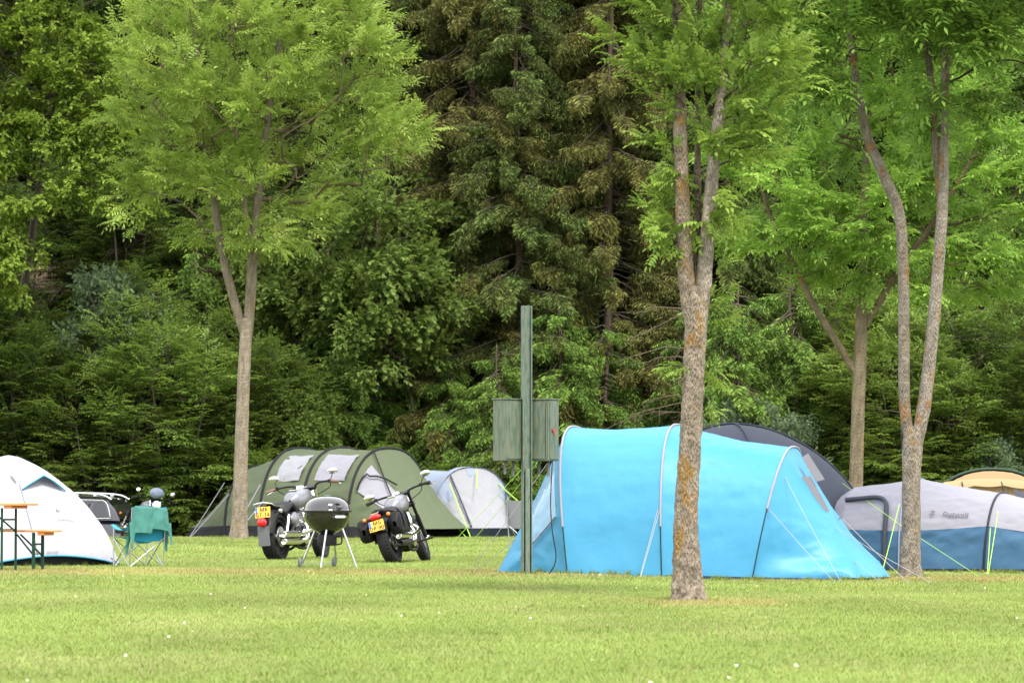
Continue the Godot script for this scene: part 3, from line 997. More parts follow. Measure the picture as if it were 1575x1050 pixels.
func spruce(seed_: int, height: float, reach: float, meshes: Array, boughs: int, label: String, bare_to: float) -> Node3D:
	rng.seed = seed_
	var t := thing("spruce_tree", label, "tree", Vector3.ZERO, 0.0, "spruces on the wooded slope")
	var pts := []
	var rad := []
	for i in 30:
		var u := i / 29.0
		pts.append(Vector3(0.12 * sin(u * 5.0 + seed_), -0.5 + (height + 0.5) * u, 0.12 * cos(u * 4.0)))
		rad.append(lerpf(0.2, 0.02, u))
	part("trunk", trunk_shape(pts, rad, 12, 0.012, Color(0.10, 0.07, 0.05), Color(0.2, 0.2, 0.17), 0.05, 0.0, seed_), mats.bark, t)
	var s := Shape.new()
	s.color = Color(0.07, 0.055, 0.042)
	var lists := []
	for m in meshes:
		lists.append([])
	for i in boughs:
		var u := (i + rng.randf()) / boughs
		var h := lerpf(1.0, height * 0.97, pow(u, 1.15))
		var l: float = reach * pow(1.0 - h / height, 0.7) * rnd(0.4, 1.15) + 0.25
		var a := rng.randf() * TAU
		var out := Vector3(cos(a), 0, sin(a))
		var drop := rnd(0.25, 0.85)
		var path := []
		var rr := []
		var dead := h < bare_to and rng.randf() < 0.75
		if dead:
			l *= rnd(0.3, 0.8)
		for k in 6:
			var q := k / 5.0
			path.append(Vector3(0, h, 0) + out * l * q + Vector3.UP * l * (-drop * pow(q, 1.4) + 0.16 * q * q * q) + Vector3(rnd(-1, 1), rnd(-1, 1), rnd(-1, 1)) * 0.03)
			rr.append(lerpf(0.028, 0.006, q))
		s.tube(path, rr, 4, false)
		if dead:
			for k in 5:     # bare side twigs
				var p: Vector3 = path[1 + k % 5]
				s.tube([p, p + Vector3(rnd(-0.4, 0.4), rnd(-0.25, 0.1), rnd(-0.4, 0.4)) + out * 0.2], [0.008, 0.003], 3, false)
			continue
		var n := maxi(2, int(l / 0.17))
		for k in n:
			var q := lerpf(0.22, 1.0, (k + rng.randf()) / n)
			var f := q * 5.0
			var j := mini(int(f), 4)
			var p: Vector3 = (path[j] as Vector3).lerp(path[j + 1], f - j)
			var ya := rnd(-0.8, 0.8) * (1.0 - 0.5 * q)
			var dir := (out.rotated(Vector3.UP, ya) + Vector3.DOWN * rnd(0.0, 0.9)).normalized()
			var z := dir.cross((Vector3.UP + Vector3(rnd(-0.2, 0.2), 0, rnd(-0.2, 0.2))).normalized()).normalized()
			var tint := Color(1, 1, 1).lerp(Color(1.15, 0.98, 1.0), rng.randf()) * rnd(0.75, 1.2)
			tint.a = 1.0
			lists[rng.randi() % meshes.size()].append([Transform3D(Basis(dir, z.cross(dir), z) * rnd(0.6, 1.35), p + Vector3(rnd(-0.1, 0.1), rnd(-0.18, 0.05), rnd(-0.1, 0.1))), tint])
	part("branches", s, mats.twig_bark, t)
	for i in meshes.size():
		scatter("crown", meshes[i], lists[i], t)
	return t

func leafy(seed_: int, called: String, label: String, category: String, group: String, stems_to: Array, blobs: Array, count: int, meshes: Array, per: int, spread_: float, size: Vector2, flat: float, tint_a: Color, tint_b: Color, stem_r := 0.06, shell := 0.45) -> Node3D:
	rng.seed = seed_
	var t := thing(called, label, category, Vector3.ZERO, 0.0, group)
	var stems := []
	for q in stems_to:
		var e: Vector3 = q
		var a := Vector3(rnd(-0.15, 0.15), -0.4, rnd(-0.15, 0.15))
		var pts := smooth_path([a, a.lerp(e, 0.35) + Vector3(rnd(-0.1, 0.1), 0.15, rnd(-0.1, 0.1)), a.lerp(e, 0.7) + Vector3(rnd(-0.1, 0.1), 0.1, rnd(-0.1, 0.1)), e], 5)
		part("trunk", trunk_shape(pts, smooth_values([stem_r, stem_r * 0.8, stem_r * 0.55, stem_r * 0.25], 5), 9, 0.005, Color(0.11, 0.09, 0.065), Color(0.15, 0.15, 0.08), 0.05, 0.0, seed_), mats.bark, t)
		stems.append({p = pts.slice(3)})
	var goals := []
	blob(blobs, goals, count, shell)
	var mid := Vector3.ZERO
	for g in goals:
		mid += g / goals.size()
	var spots := grow(t, stems, goals, 0.3, 0.006, Color(0.07, 0.055, 0.04))
	clothe(t, spots, meshes, per, spread_, size, mid - Vector3(0, 0.8, 0), flat, tint_a, tint_b)
	return t

func plant(proto: Node3D, px: float, d: float, size: float, turn: float, used: Dictionary, material: Material = null, label := "", lift := 0.0) -> Node3D:
	var o := proto
	if used.has(proto):
		o = proto.duplicate()
		o.name = numbered(String(proto.name).rstrip("0123456789_"))
		add_child(o)
	used[proto] = true
	var p := foot(px, d)
	o.position = p + Vector3(0, lift, 0)
	o.rotation_degrees.y = turn
	o.scale = Vector3.ONE * size
	if material:
		for c in o.get_children():
			if c is MultiMeshInstance3D:
				c.material_override = material
	if label != "":
		o.set_meta("label", label)
	return o

func behind(px: float) -> String:
	if px < 260: return "behind the white dome tent"
	if px < 630: return "behind the olive tunnel tent"
	if px < 800: return "behind the pale grey tent"
	if px < 1290: return "behind the sky blue tent"
	if px < 1450: return "behind the forked tree"
	return "behind the tan dome tent"

func build_forest() -> void:
	var used := {}
	# --- spruces
	var olive := []
	var green := []
	for k in 2:
		olive.append(needle_spray(300 + k, 0.62, 0.30, Color(0.048, 0.068, 0.02), Color(0.09, 0.122, 0.036), Color(0.135, 0.19, 0.05), 0.4))
		green.append(needle_spray(310 + k, 0.6, 0.22, Color(0.044, 0.072, 0.02), Color(0.085, 0.128, 0.036), Color(0.15, 0.22, 0.055), 0.45))
	tone("needle_brown", "needle", Color(1.3, 1.06, 1.1))
	tone("needle_deep", "needle", Color(0.75, 0.85, 0.75))
	tone("needle_fresh", "needle", Color(1.35, 1.6, 1.2))
	var sp_label := "tall spruce with drooping branches on the wooded slope"
	var sp := [spruce(401, 19.0, 3.0, olive, 250, sp_label, 3.0), spruce(402, 18.0, 2.8, olive + green, 250, sp_label, 4.0), spruce(403, 20.0, 3.2, green, 250, sp_label, 2.5)]
	# along the edge of the wood, read from the photo: column, distance, size, kind, tone
	for q in [[720, 84.0, 1.0, 0, 1], [868, 86.0, 1.0, 0, 1], [940, 83.5, 0.95, 0, 1], [610, 86.0, 1.0, 0, 0], [800, 83.0, 0.9, 1, 0], [985, 87.0, 1.0, 1, 1], [660, 89.0, 1.1, 2, 0],
			[555, 90.0, 1.0, 0, 0], [770, 90.0, 1.05, 1, 1], [905, 91.0, 1.1, 0, 1], [1030, 90.0, 1.0, 2, 0], [1120, 84.5, 0.85, 2, 0], [1190, 88.0, 1.0, 2, 2], [1265, 91.0, 1.0, 1, 2],
			[840, 95.0, 1.0, 2, 0], [700, 95.0, 1.0, 1, 0], [960, 96.0, 1.0, 0, 0], [1080, 96.0, 1.0, 2, 2], [590, 96.0, 1.0, 2, 0], [500, 94.0, 1.0, 1, 2],
			[250, 90.0, 1.0, 1, 2], [290, 95.0, 1.1, 2, 2], [75, 93.0, 1.2, 1, 2], [110, 97.0, 1.2, 0, 2], [180, 92.0, 1.0, 2, 2], [20, 97.0, 1.0, 1, 2], [340, 92.0, 1.0, 1, 2], [420, 96.0, 1.1, 2, 2], [190, 99.0, 1.0, 0, 2],
			[-60, 92.0, 1.0, 2, 2], [-150, 95.0, 1.1, 0, 2], [-250, 90.0, 1.0, 1, 2], [-330, 96.0, 1.0, 2, 2], [1360, 93.0, 1.1, 2, 2], [1440, 90.0, 1.0, 2, 2], [1520, 88.0, 1.0, 2, 2], [1590, 92.0, 1.0, 1, 2],
			[1400, 98.0, 1.0, 1, 2], [1310, 98.0, 1.1, 0, 2], [1490, 98.0, 1.1, 2, 2], [1560, 99.0, 1.1, 2, 2], [1670, 90.0, 1.0, 2, 2], [1760, 94.0, 1.0, 1, 2], [1850, 89.0, 1.0, 0, 2], [1220, 99.0, 1.1, 1, 2], [650, 100.0, 1.1, 0, 0], [780, 101.0, 1.1, 2, 0], [900, 101.0, 1.1, 1, 0], [1000, 101.0, 1.0, 2, 0], [470, 101.0, 1.1, 0, 2], [370, 101.0, 1.0, 2, 2], [60, 102.0, 1.0, 2, 2]]:
		plant(sp[q[3]], q[0], q[1], q[2], fmod(q[0] * 37.0, 360.0), used, [mats.needle, mats.needle_brown, mats.needle_deep][q[4]], "tall spruce with %s drooping branches on the slope %s" % [["olive green", "brownish", "dark green"][q[4]], behind(q[0])])
	# young spruces, green to the ground
	rng.seed = 410
	var yl := "young spruce with hanging green branches at the edge of the wood"
	var young := spruce(411, 7.0, 2.0, green, 90, yl, 0.0)
	young.name = numbered("young_spruce")
	young.set_meta("group", "young spruces at the edge of the wood")
	for q in [[1135, 79.5, 0.95], [1225, 81.0, 1.0], [1070, 82.0, 0.9], [860, 81.5, 0.9], [770, 81.0, 0.75], [930, 82.0, 0.8], [540, 82.5, 0.9], [470, 83.5, 0.8], [690, 82.0, 0.7], [1400, 84.0, 1.0], [1520, 81.5, 0.9], [1590, 82.5, 1.1], [300, 84.0, 0.9], [620, 84.0, 1.0]]:
		plant(young, q[0], q[1], q[2], fmod(q[0] * 53.0, 360.0), used, mats.needle_fresh if q[0] in [1135, 1225, 860] else null, "young spruce with %s hanging branches %s" % ["fresh green" if q[0] in [1135, 1225, 860] else "green", behind(q[0])])

	# --- leaves of the undergrowth
	var horn := []
	var maple := []
	var grey := []
	var maple_small := []
	for k in 3:
		horn.append(broad_spray(500 + k, 40, 0.55, 0.085, 0.05, Color(0.0765, 0.1275, 0.0255), Color(0.153, 0.2253, 0.04675), true, false))
		maple.append(broad_spray(510 + k, 40, 0.45, 0.09, 0.08, Color(0.1105, 0.1955, 0.02975), Color(0.1955, 0.2975, 0.05525), false, false))
		maple_small.append(broad_spray(530 + k, 44, 0.42, 0.085, 0.07, Color(0.1275, 0.1955, 0.02975), Color(0.2125, 0.289, 0.051), false, false))
		grey.append(broad_spray(520 + k, 28, 0.4, 0.1, 0.055, Color(0.119, 0.1785, 0.085), Color(0.221, 0.2975, 0.1785), false, false))
	tone("leaf_deep", "leaf", Color(0.68, 0.74, 0.72))
	tone("leaf_mid", "leaf", Color(0.9, 0.92, 0.9))
	tone("leaf_bright", "leaf", Color(1.25, 1.25, 1.2))
	tone("leaf_yellow", "leaf", Color(1.35, 1.4, 1.4))
	var W := Color(1, 1, 1)
	var hl := "leafy hornbeam with flat tiers of dark green leaves at the edge of the wood"
	var hg := "hornbeams at the edge of the wood"
	var ha := leafy(601, "hornbeam", hl, "tree", hg, [Vector3(0.4, 4.6, 0.2), Vector3(-0.9, 3.8, 0.5), Vector3(0.7, 3.4, 0.9)],
		[[Vector3(0, 3.6, 0), Vector3(2.0, 1.9, 1.6)], [Vector3(-0.4, 1.6, 0.5), Vector3(2.3, 1.1, 1.4)], [Vector3(0.6, 5.2, 0), Vector3(1.2, 1.0, 1.0)]], 190, horn, 3, 0.22, Vector2(0.8, 1.3), 0.75, W, Color(1.15, 1.05, 1.0))
	var hb := leafy(602, "hornbeam", hl, "tree", hg, [Vector3(-0.3, 3.2, 0.2), Vector3(0.9, 2.8, 0.5)],
		[[Vector3(0, 2.3, 0), Vector3(2.2, 1.5, 1.5)], [Vector3(0.2, 0.9, 0.6), Vector3(2.0, 0.8, 1.2)]], 150, horn, 3, 0.22, Vector2(0.8, 1.3), 0.75, W, Color(1.1, 1.1, 0.9))
	for q in [[40, 79.5, 1.0, 0, 0], [150, 79.0, 0.85, 0, 2], [250, 79.2, 1.0, 0, 3], [330, 79.8, 0.75, 1, 2], [-60, 79.5, 1.1, 0, 0], [-180, 80.0, 1.2, 0, 0], [90, 80.5, 1.0, 1, 0], [200, 81.5, 1.1, 0, 2], [20, 82.5, 1.1, 0, 1], [110, 84.0, 1.0, 1, 0], [310, 83.5, 0.9, 0, 0], [60, 86.5, 1.0, 0, 0], [170, 87.0, 1.0, 0, 0], [-50, 86.0, 1.1, 0, 0], [260, 86.5, 1.0, 1, 0], [370, 86.0, 1.0, 0, 0], [450, 86.0, 0.9, 1, 1], [-150, 84.0, 1.2, 0, 0],
			[420, 79.6, 0.75, 1, 2], [480, 80.5, 0.7, 1, 1], [560, 79.8, 0.72, 1, 2], [640, 80.2, 0.6, 1, 2], [700, 79.8, 0.55, 1, 1], [400, 81.0, 0.95, 0, 1], [760, 79.6, 0.5, 1, 2],
			[1380, 79.2, 0.95, 0, 2], [1460, 79.4, 0.85, 0, 3], [1300, 79.4, 0.7, 1, 2], [1540, 80.0, 0.7, 1, 1], [1430, 81.0, 1.05, 0, 3], [1345, 80.4, 1.0, 0, 2], [1330, 82.0, 1.1, 0, 2], [1250, 82.5, 0.9, 0, 1], [1620, 79.5, 1.0, 0, 1], [1700, 80.5, 1.1, 0, 1], [1010, 80.5, 0.6, 1, 1], [880, 79.8, 0.5, 1, 1], [1180, 80.0, 0.6, 1, 1], [960, 79.6, 0.45, 1, 1]]:
		plant([ha, hb][q[3]], q[0], q[1], q[2], fmod(q[0] * 41.0, 360.0), used, [mats.leaf_deep, mats.leaf_mid, mats.leaf_bright, mats.leaf_yellow][q[4]], "hornbeam with flat tiers of %s leaves %s" % [["deep green", "dark green", "mid green", "yellow green"][q[4]], behind(q[0])])
	var ml := "sapling with dense bright green maple leaves on the wooded slope"
	var ma := leafy(611, "maple_sapling", ml, "tree", "maple saplings on the wooded slope", [Vector3(0.5, 4.6, 0.6), Vector3(-0.6, 4.2, 0.4)],
		[[Vector3(0, 4.2, 0.5), Vector3(1.8, 1.2, 1.2)], [Vector3(1.0, 3.4, 0.8), Vector3(1.1, 0.8, 0.9)], [Vector3(-1.1, 3.6, 0.6), Vector3(1.0, 0.8, 0.9)]], 130, maple, 3, 0.2, Vector2(0.7, 1.1), 0.3, Color(1.0, 0.92, 1.2), Color(1.15, 0.98, 1.4))
	for q in [[570, 83.5, 1.55, 0, 0.6], [655, 82.5, 1.35, 0, 0.9], [490, 83.0, 1.35, 0, 0.9], [470, 81.0, 0.8, 1, 0.9], [450, 80.5, 0.75, 0, 0.2], [560, 80.0, 0.45, 1, 0.0], [630, 79.8, 0.4, 1, 0.0], [240, 82.0, 0.7, 2, 0.6], [390, 82.5, 0.7, 1, 0.3], [1010, 81.0, 0.5, 1, 0.5], [710, 80.2, 0.4, 1, 0.0]]:
		plant(ma, q[0], q[1], q[2], fmod(q[0] * 29.0, 360.0), used, [mats.leaf, mats.leaf_mid, mats.leaf_deep][q[3]], "%s sapling with %s maple leaves %s" % ["tall" if q[2] > 1.0 else "small", ["bright green", "mid green", "dark green"][q[3]], behind(q[0])])
	# great bright tree that leans in beside the wood
	var bo := foot(-10, 84.0)
	var lobes := []
	for q in [[60, 70, 90, 70], [130, 110, 85, 60], [50, 175, 80, 65], [150, 215, 75, 60], [105, 290, 60, 35], [195, 290, 55, 40], [15, 290, 50, 55], [10, 390, 45, 75], [-70, 200, 90, 110], [-60, 20, 120, 110], [75, -60, 150, 70], [225, 250, 35, 30], [-60, 380, 60, 70]]:
		lobes.append([at(q[0], q[1], 79.0) - bo, Vector3(q[2] * 0.0158, q[3] * 0.0158, minf(q[2], q[3]) * 0.0155)])
	var big := leafy(621, "maple_tree", "large maple with billowing yellow green foliage beside the wood", "tree", "", [at(90, 80, 80) - bo, at(-90, 60, 81) - bo, at(-20, 250, 80) - bo],
		lobes, 860, maple_small, 4, 0.24, Vector2(0.8, 1.2), 0.35, W, Color(1.15, 1.05, 1.0), 0.16)
	plant(big, -10, 84.0, 1.0, 0.0, used, mats.leaf_yellow)
	var wb := leafy(631, "whitebeam", "whitebeam shrub with grey green leaves among the hornbeams", "shrub", "whitebeam shrubs at the edge of the wood", [Vector3(0.2, 2.6, 0.3), Vector3(-0.5, 2.2, 0.2)],
		[[Vector3(0, 2.4, 0.2), Vector3(1.2, 1.2, 0.9)], [Vector3(0.5, 1.5, 0.4), Vector3(1.1, 0.8, 0.8)]], 100, grey, 3, 0.18, Vector2(0.8, 1.2), 0.3, W, Color(1.1, 1.1, 1.1))
	for q in [[165, 80.6, 1.25, 2.4], [1150, 78.8, 1.0, 0.0], [1215, 78.6, 0.9, 0.0], [490, 80.0, 0.7, 0.0], [1095, 78.8, 0.85, 0.0], [1030, 79.0, 0.7, 0.0], [405, 79.4, 0.6, 0.0], [1535, 78.4, 0.75, 0.0]]:
		plant(wb, q[0], q[1], q[2], fmod(q[0] * 31.0, 360.0), used, mats.leaf_mid if q[0] in [490, 405, 165, 1535] else null, "whitebeam shrub with grey green leaves " + behind(q[0]), q[3])
	# dead twiggy branches between the spruces
	rng.seed = 77
	var dead := thing("dead_tree", "bare dead spruce with long brown branches behind the sky blue tent", "tree", foot(1075, 79.5))
	var s := Shape.new()
	s.color = Color(0.10, 0.075, 0.05)
	s.tube([Vector3(0, -0.3, 0), Vector3(0.05, 3, 0), Vector3(0, 6.5, -0.1)], [0.07, 0.05, 0.02], 6)
	part("trunk", s, mats.twig_bark, dead)
	s = Shape.new()
	s.color = Color(0.11, 0.08, 0.055)
	for i in 26:
		var h := rnd(1.8, 6.2)
		var a := rnd(0.55, 1.2) * PI if i % 4 != 0 else rnd(0, TAU)
		var l := rnd(0.9, 2.4)
		var dir := Vector3(cos(a), rnd(-0.25, 0.35), sin(a) * 0.7).normalized()
		var pts := []
		for k in 6:
			var q := k / 5.0
			pts.append(Vector3(0, h, 0) + dir * l * q + Vector3(0, -0.25 * q * q, 0) * l + Vector3(rnd(-1, 1), rnd(-1, 1), rnd(-1, 1)) * 0.05)
		s.tube(pts, [0.022, 0.018, 0.014, 0.011, 0.008, 0.004], 4, false)
		for k in 9:
			var p: Vector3 = pts[1 + k % 5]
			s.tube([p, p + dir * rnd(0.1, 0.35) + Vector3(rnd(-0.3, 0.3), rnd(-0.45, 0.1), rnd(-0.3, 0.3))], [0.007, 0.003], 3, false)
	part("branches", s, mats.twig_bark, dead)

# ------------------------------------------------------------------ tents (x: along the ridge, z: towards the front, y: up)
# a hoop's outline: low points 0..3 and last 3 lie below the height low
func hoop(s: float, w: float, h: float, tilt: float, zc: float, low := 0.0, q := 0.75, cnt := 28) -> Array:
	var out := []
	var a0 := asin(clampf(pow(clampf(low / maxf(h, 0.001), 0.0, 0.98), 1.0 / q), 0.0, 1.0)) if low > 0.0 else 0.0
	var angles := []
	if low > 0.0:
		for i in 4:
			angles.append(a0 * i / 4.0)
	for i in cnt + 1:
		angles.append(lerpf(a0, PI - a0, float(i) / cnt))
	if low > 0.0:
		for i in range(3, -1, -1):
			angles.append(PI - a0 * i / 4.0)
	for a in angles:
		var y: float = h * pow(absf(sin(a)), q)
		var cz := cos(a)
		out.append(Vector3(s + tilt * y, y, zc + w * signf(cz) * pow(absf(cz), q)))
	return out

# between two outlines, cloth slack by sag and creased along the pull
func skin(a: Array, b: Array, k0: int, k1: int, sub: int, sag: float, crease: float, seed_: float, off := 0.0, t0 := 0.0, t1 := 1.0) -> Shape:
	var s := Shape.new()
	var mid := Vector3.ZERO
	for i in a.size():
		mid += ((a[i] as Vector3) + (b[i] as Vector3)) * 0.5 / a.size()
	mid.y *= 0.3
	var rows := []
	for j in sub + 1:
		var t := lerpf(t0, t1, float(j) / sub)
		var row := []
		for k in range(k0, k1 + 1):
			for e in (3 if k < k1 else 1):
				var f := e / 3.0
				var pa: Vector3 = (a[k] as Vector3).lerp(a[mini(k + 1, a.size() - 1)], f)
				var pb: Vector3 = (b[k] as Vector3).lerp(b[mini(k + 1, b.size() - 1)], f)
				var p := pa.lerp(pb, t)
				var inward := Vector3(0, mid.y - p.y, mid.z - p.z).normalized()
				var slack := 4.0 * t * (1.0 - t)
				var up: float = smoothstep(0.0, 0.25, p.y)
				p += inward * (sag * slack * up)
				var cr := n1.get_noise_3d(p.x * 0.9 + p.y * 0.5 + seed_, p.y * 4.2 - p.x * 0.8, p.z * 3.4 + seed_)
				cr = cr + 0.5 * (0.35 - absf(n2.get_noise_3d(p.x * 1.6 - p.y * 1.2, p.y * 5.5 + p.x * 1.5 + seed_, p.z * 4.0)))
				var fine := 0.28 - absf(n2.get_noise_3d(p.x * 4.5 + p.y * 3.0, p.y * 9.0 - p.x * 4.0 + seed_, p.z * 7.0))
				p += inward * (crease * (cr * (0.25 + slack) + 0.4 * fine))
				if off != 0.0:
					p -= inward * off
				row.append(p)
		rows.append(row)
	s.grid(rows, false, false)
	# turn the normals outwards
	var sum := 0.0
	for i in s.v.size():
		sum += s.n[i].dot(s.v[i] - mid)
	if sum < 0.0:
		for i in s.n.size():
			s.n[i] = -s.n[i]
		var idx := s.idx
		for i in range(0, idx.size(), 3):
			var h := idx[i + 1]
			idx[i + 1] = idx[i + 2]
			idx[i + 2] = h
		s.idx = idx
	return s

func along(a: Array, k0: int, k1: int, r: float, off := 0.008, sides := 6) -> Shape:   # a sleeve or a pole over a hoop
	var s := Shape.new()
	var c := Vector3.ZERO
	for p in a:
		c += p / a.size()
	c.y = 0.0
	var pts := []
	for k in range(k0, k1 + 1):
		var p: Vector3 = a[k]
		pts.append(p + (p - c).normalized() * off)
	s.tube(smooth_path(pts, 2), r, sides)
	return s

func cord(a: Vector3, b: Vector3, r := 0.004) -> Shape:
	var s := Shape.new()
	s.tube([a, a.lerp(b, 0.5) + Vector3.DOWN * a.distance_to(b) * 0.006, b], r, 5)
	return s

func guy(t: Node3D, a: Vector3, b: Vector3, material: Material, r := 0.0032) -> void:
	part("guy_line", cord(a, b, r), material, t)
	var s := Shape.new()
	s.rod(b + Vector3(0, 0.03, 0), b + Vector3(0, -0.06, 0), 0.005, 5)
	part("peg", s, mats.steel, t)

func words(t: Node3D, called: String, text: String, size: float, where: Vector3, turn: Basis, material: Material, bold := false) -> void:
	var m := TextMesh.new()
	var f := SystemFont.new()
	f.font_names = PackedStringArray(["Droid Sans"])
	f.font_weight = 700 if bold else 400
	m.font = f
	m.text = text
	m.font_size = 64
	m.pixel_size = size / 64.0
	m.depth = 0.003
	m.curve_step = 2.0
	m.material = material
	var o := MeshInstance3D.new()
	o.name = called
	o.mesh = m
	t.add_child(o, true)
	o.transform = Transform3D(turn, where)

func fade_points(a: Array, x: float, spread_: float, w: float, zc: float, y := 0.015) -> Array:   # an outline laid on the ground: the end of a tent
	var out := []
	for i in a.size():
		var ang := PI * i / (a.size() - 1)
		out.append(Vector3(x + spread_ * sin(ang), y, zc + w * cos(ang)))
	return out

func local(t: Node3D, px: float, py: float, d: float) -> Vector3:
	return t.transform.affine_inverse() * at(px, py, d)

func build_tents() -> void:
	blue_tent()
	dome_behind()
	low_tent()
	tan_tent()
	olive_tent()
	pale_tent()
	white_tent()

func blue_tent() -> void:
	var o := foot(873, 35.0)
	var t := thing("tunnel_tent", "sky blue tunnel tent with white pole sleeves behind the lichen covered tree", "tent", o, -15.0)
	var zc := -1.05
	var low := 0.05
	var a1 := hoop(0.0, 1.05, 1.62, -0.11, zc)
	var a2 := hoop(1.04, 1.07, 1.635, -0.03, zc)
	var a3 := hoop(2.0, 0.98, 1.43, 0.2, zc)
	for k in a3.size():
		a3[k].y -= 0.045
	var n := a1.size() - 1
	var tail := fade_points(a3, 2.98, 0.33, 0.72, zc, -0.01)
	var porch := fade_points(a1, -0.72, -0.30, 0.45, zc + 0.1, 0.01)
	part("fly_panel", skin(a1, a2, 0, n, 30, 0.03, 0.013, 1.0), mats.sky_blue_cloth, t)
	part("fly_panel", skin(a2, a3, 0, n, 30, 0.03, 0.015, 7.0), mats.sky_blue_cloth, t)
	part("tail_panel", skin(a3, tail, 0, n, 30, 0.12, 0.016, 13.0), mats.sky_blue_cloth, t)
	part("porch_panel", skin(a1, porch, 0, n, 22, 0.03, 0.02, 19.0), mats.sky_blue_cloth, t)
	# clear window and piping in the porch, grey edge
	var w := part("window", skin(a1, porch, 3, 9, 10, 0.03, 0.012, 19.0, 0.008, 0.1, 0.52), mats.clear_film, t)
	var s := Shape.new()
	var pa: Vector3 = (a1[3] as Vector3).lerp(porch[3], 0.1)
	var pb: Vector3 = (a1[3] as Vector3).lerp(porch[3], 0.75)
	s.tube([pa + Vector3(0, 0, 0.02), pa.lerp(pb, 0.5) + Vector3(0, 0, 0.0), pb + Vector3(0, 0, 0.015)], 0.009, 5)
	part("piping", s, mats.lilac_cloth, w)
	part("grey_edge", skin(a1, porch, 12, 16, 14, 0.03, 0.012, 19.0, 0.01, 0.04, 1.0), mats.lilac_cloth, t)
	for h in [[a1, 2], [a2, 2], [a3, 4]]:
		part("pole_sleeve", along(h[0], h[1], n - h[1], 0.013), mats.sleeve_cloth, t)
		part("pole", along(h[0], 0, h[1], 0.006), mats.dark_pole, t)
		part("pole", along(h[0], n - h[1], n, 0.006), mats.dark_pole, t)
	# groundsheet that shows under the hem
	s = Shape.new()
	var row := []
	var row2 := []
	for p in [Vector3(1.0, 0, 0.0), Vector3(1.5, 0, 0.0), Vector3(2.0, 0, -0.06), Vector3(2.6, 0, -0.2), Vector3(2.98, 0, -0.33), Vector3(3.2, 0, -0.7)]:
		row.append(p + Vector3(0, 0.04 - 0.02 * p.x, 0.012)); row2.append(p + Vector3(0, -0.07, 0.03))
	s.grid([row, row2])
	part("groundsheet", s, mats.dark_blue_cloth, t)
	# vents on the tail
	for q in [[[1234, 703], [1243, 697], [1268, 737], [1255, 741]], [[1230, 733], [1246, 732], [1275, 786], [1262, 789]]]:
		s = Shape.new()
		var c := []
		for e in q:
			c.append(local(t, e[0], e[1], 35.02))
		s.quad(c[0], c[1], c[2], c[3])
		s.quad(c[0] + Vector3(0, 0, -0.03), c[1] + Vector3(0, 0, -0.03), c[2] + Vector3(0, 0, -0.06), c[3] + Vector3(0, 0, -0.06))
		part("vent_flap", s, mats.lilac_cloth, t)
	# tabs and guy lines
	for q in [[1201, 721, 34.9, 1294, 899, 33.5], [1184, 784, 34.55, 1284, 896, 33.6], [1260, 796, 35.3, 1433, 900, 33.2], [1296, 797, 35.2, 1398, 902, 33.2], [1300, 850, 35.0, 1352, 896, 34.0],
			[1016, 768, 34.85, 983, 887, 34.2], [1017, 776, 34.8, 984, 887, 34.2], [862, 772, 35.35, 722, 880, 36.3], [858, 690, 36.0, 718, 880, 36.4]]:
		var a := local(t, q[0], q[1], q[2])
		guy(t, a, local(t, q[3], q[4], q[5]) * Vector3(1, 0, 1) + Vector3(0, -0.03, 0), mats.white_cord)
		s = Shape.new()
		s.tri(a, a + Vector3(-0.02, 0.05, -0.02), a + Vector3(-0.05, -0.02, -0.02))
		part("tab", s, mats.lilac_cloth, t)
	for q in [[866, 652, 36.2, 655, 872, 37.6], [862, 668, 36.2, 690, 868, 38.2]]:
		guy(t, local(t, q[0], q[1], q[2]), local(t, q[3], q[4], q[5]) * Vector3(1, 0, 1), mats.lime_cord)
	s = Shape.new()
	s.ball(local(t, 833, 851, 35.35), Vector3(0.032, 0.018, 0.003), Basis(Vector3.UP, 0.3))
	part("badge", s, mats.pale_cloth, t)

# a dome of cloth: radius by bearing, height profile power q; hem lifted between the corners
func dome(h: float, radius: Callable, hem: Callable, q: float, a0: float, a1: float, na: int, nb: int, crease: float, seed_: float, off := 0.0, b0 := 0.0, b1 := 1.0) -> Shape:
	var s := Shape.new()
	var rows := []
	for j in nb + 1:
		var row := []
		var b := lerpf(b0, b1, float(j) / nb) * PI * 0.5
		for i in na + 1:
			var a := lerpf(a0, a1, float(i) / na)
			var rr: float = radius.call(a)
			var y0: float = hem.call(a)
			var c := pow(absf(cos(b)), q)
			var y := y0 + (h - y0) * pow(absf(sin(b)), q)
			var p := Vector3(cos(a) * rr * c, y, sin(a) * rr * c)
			var cr := n1.get_noise_3d(p.x * 2.5 + seed_, p.y * 3.0, p.z * 2.5) + 0.4 * n2.get_noise_3d(p.x * 1.5, p.y * 7.0 + seed_, p.z * 1.5)
			var out := Vector3(cos(a) * c, sin(b) * 0.9, sin(a) * c).normalized()
			row.append(p + out * (crease * cr * cos(b) + off))
		rows.append(row)
	s.grid(rows, false, false)
	return s

func corners(r: float, n: int, depth: float, turn: float) -> Callable:
	return func(a: float) -> float: return r * (1.0 - depth * pow(absf(sin((a - turn) * n * 0.5)), 1.4))

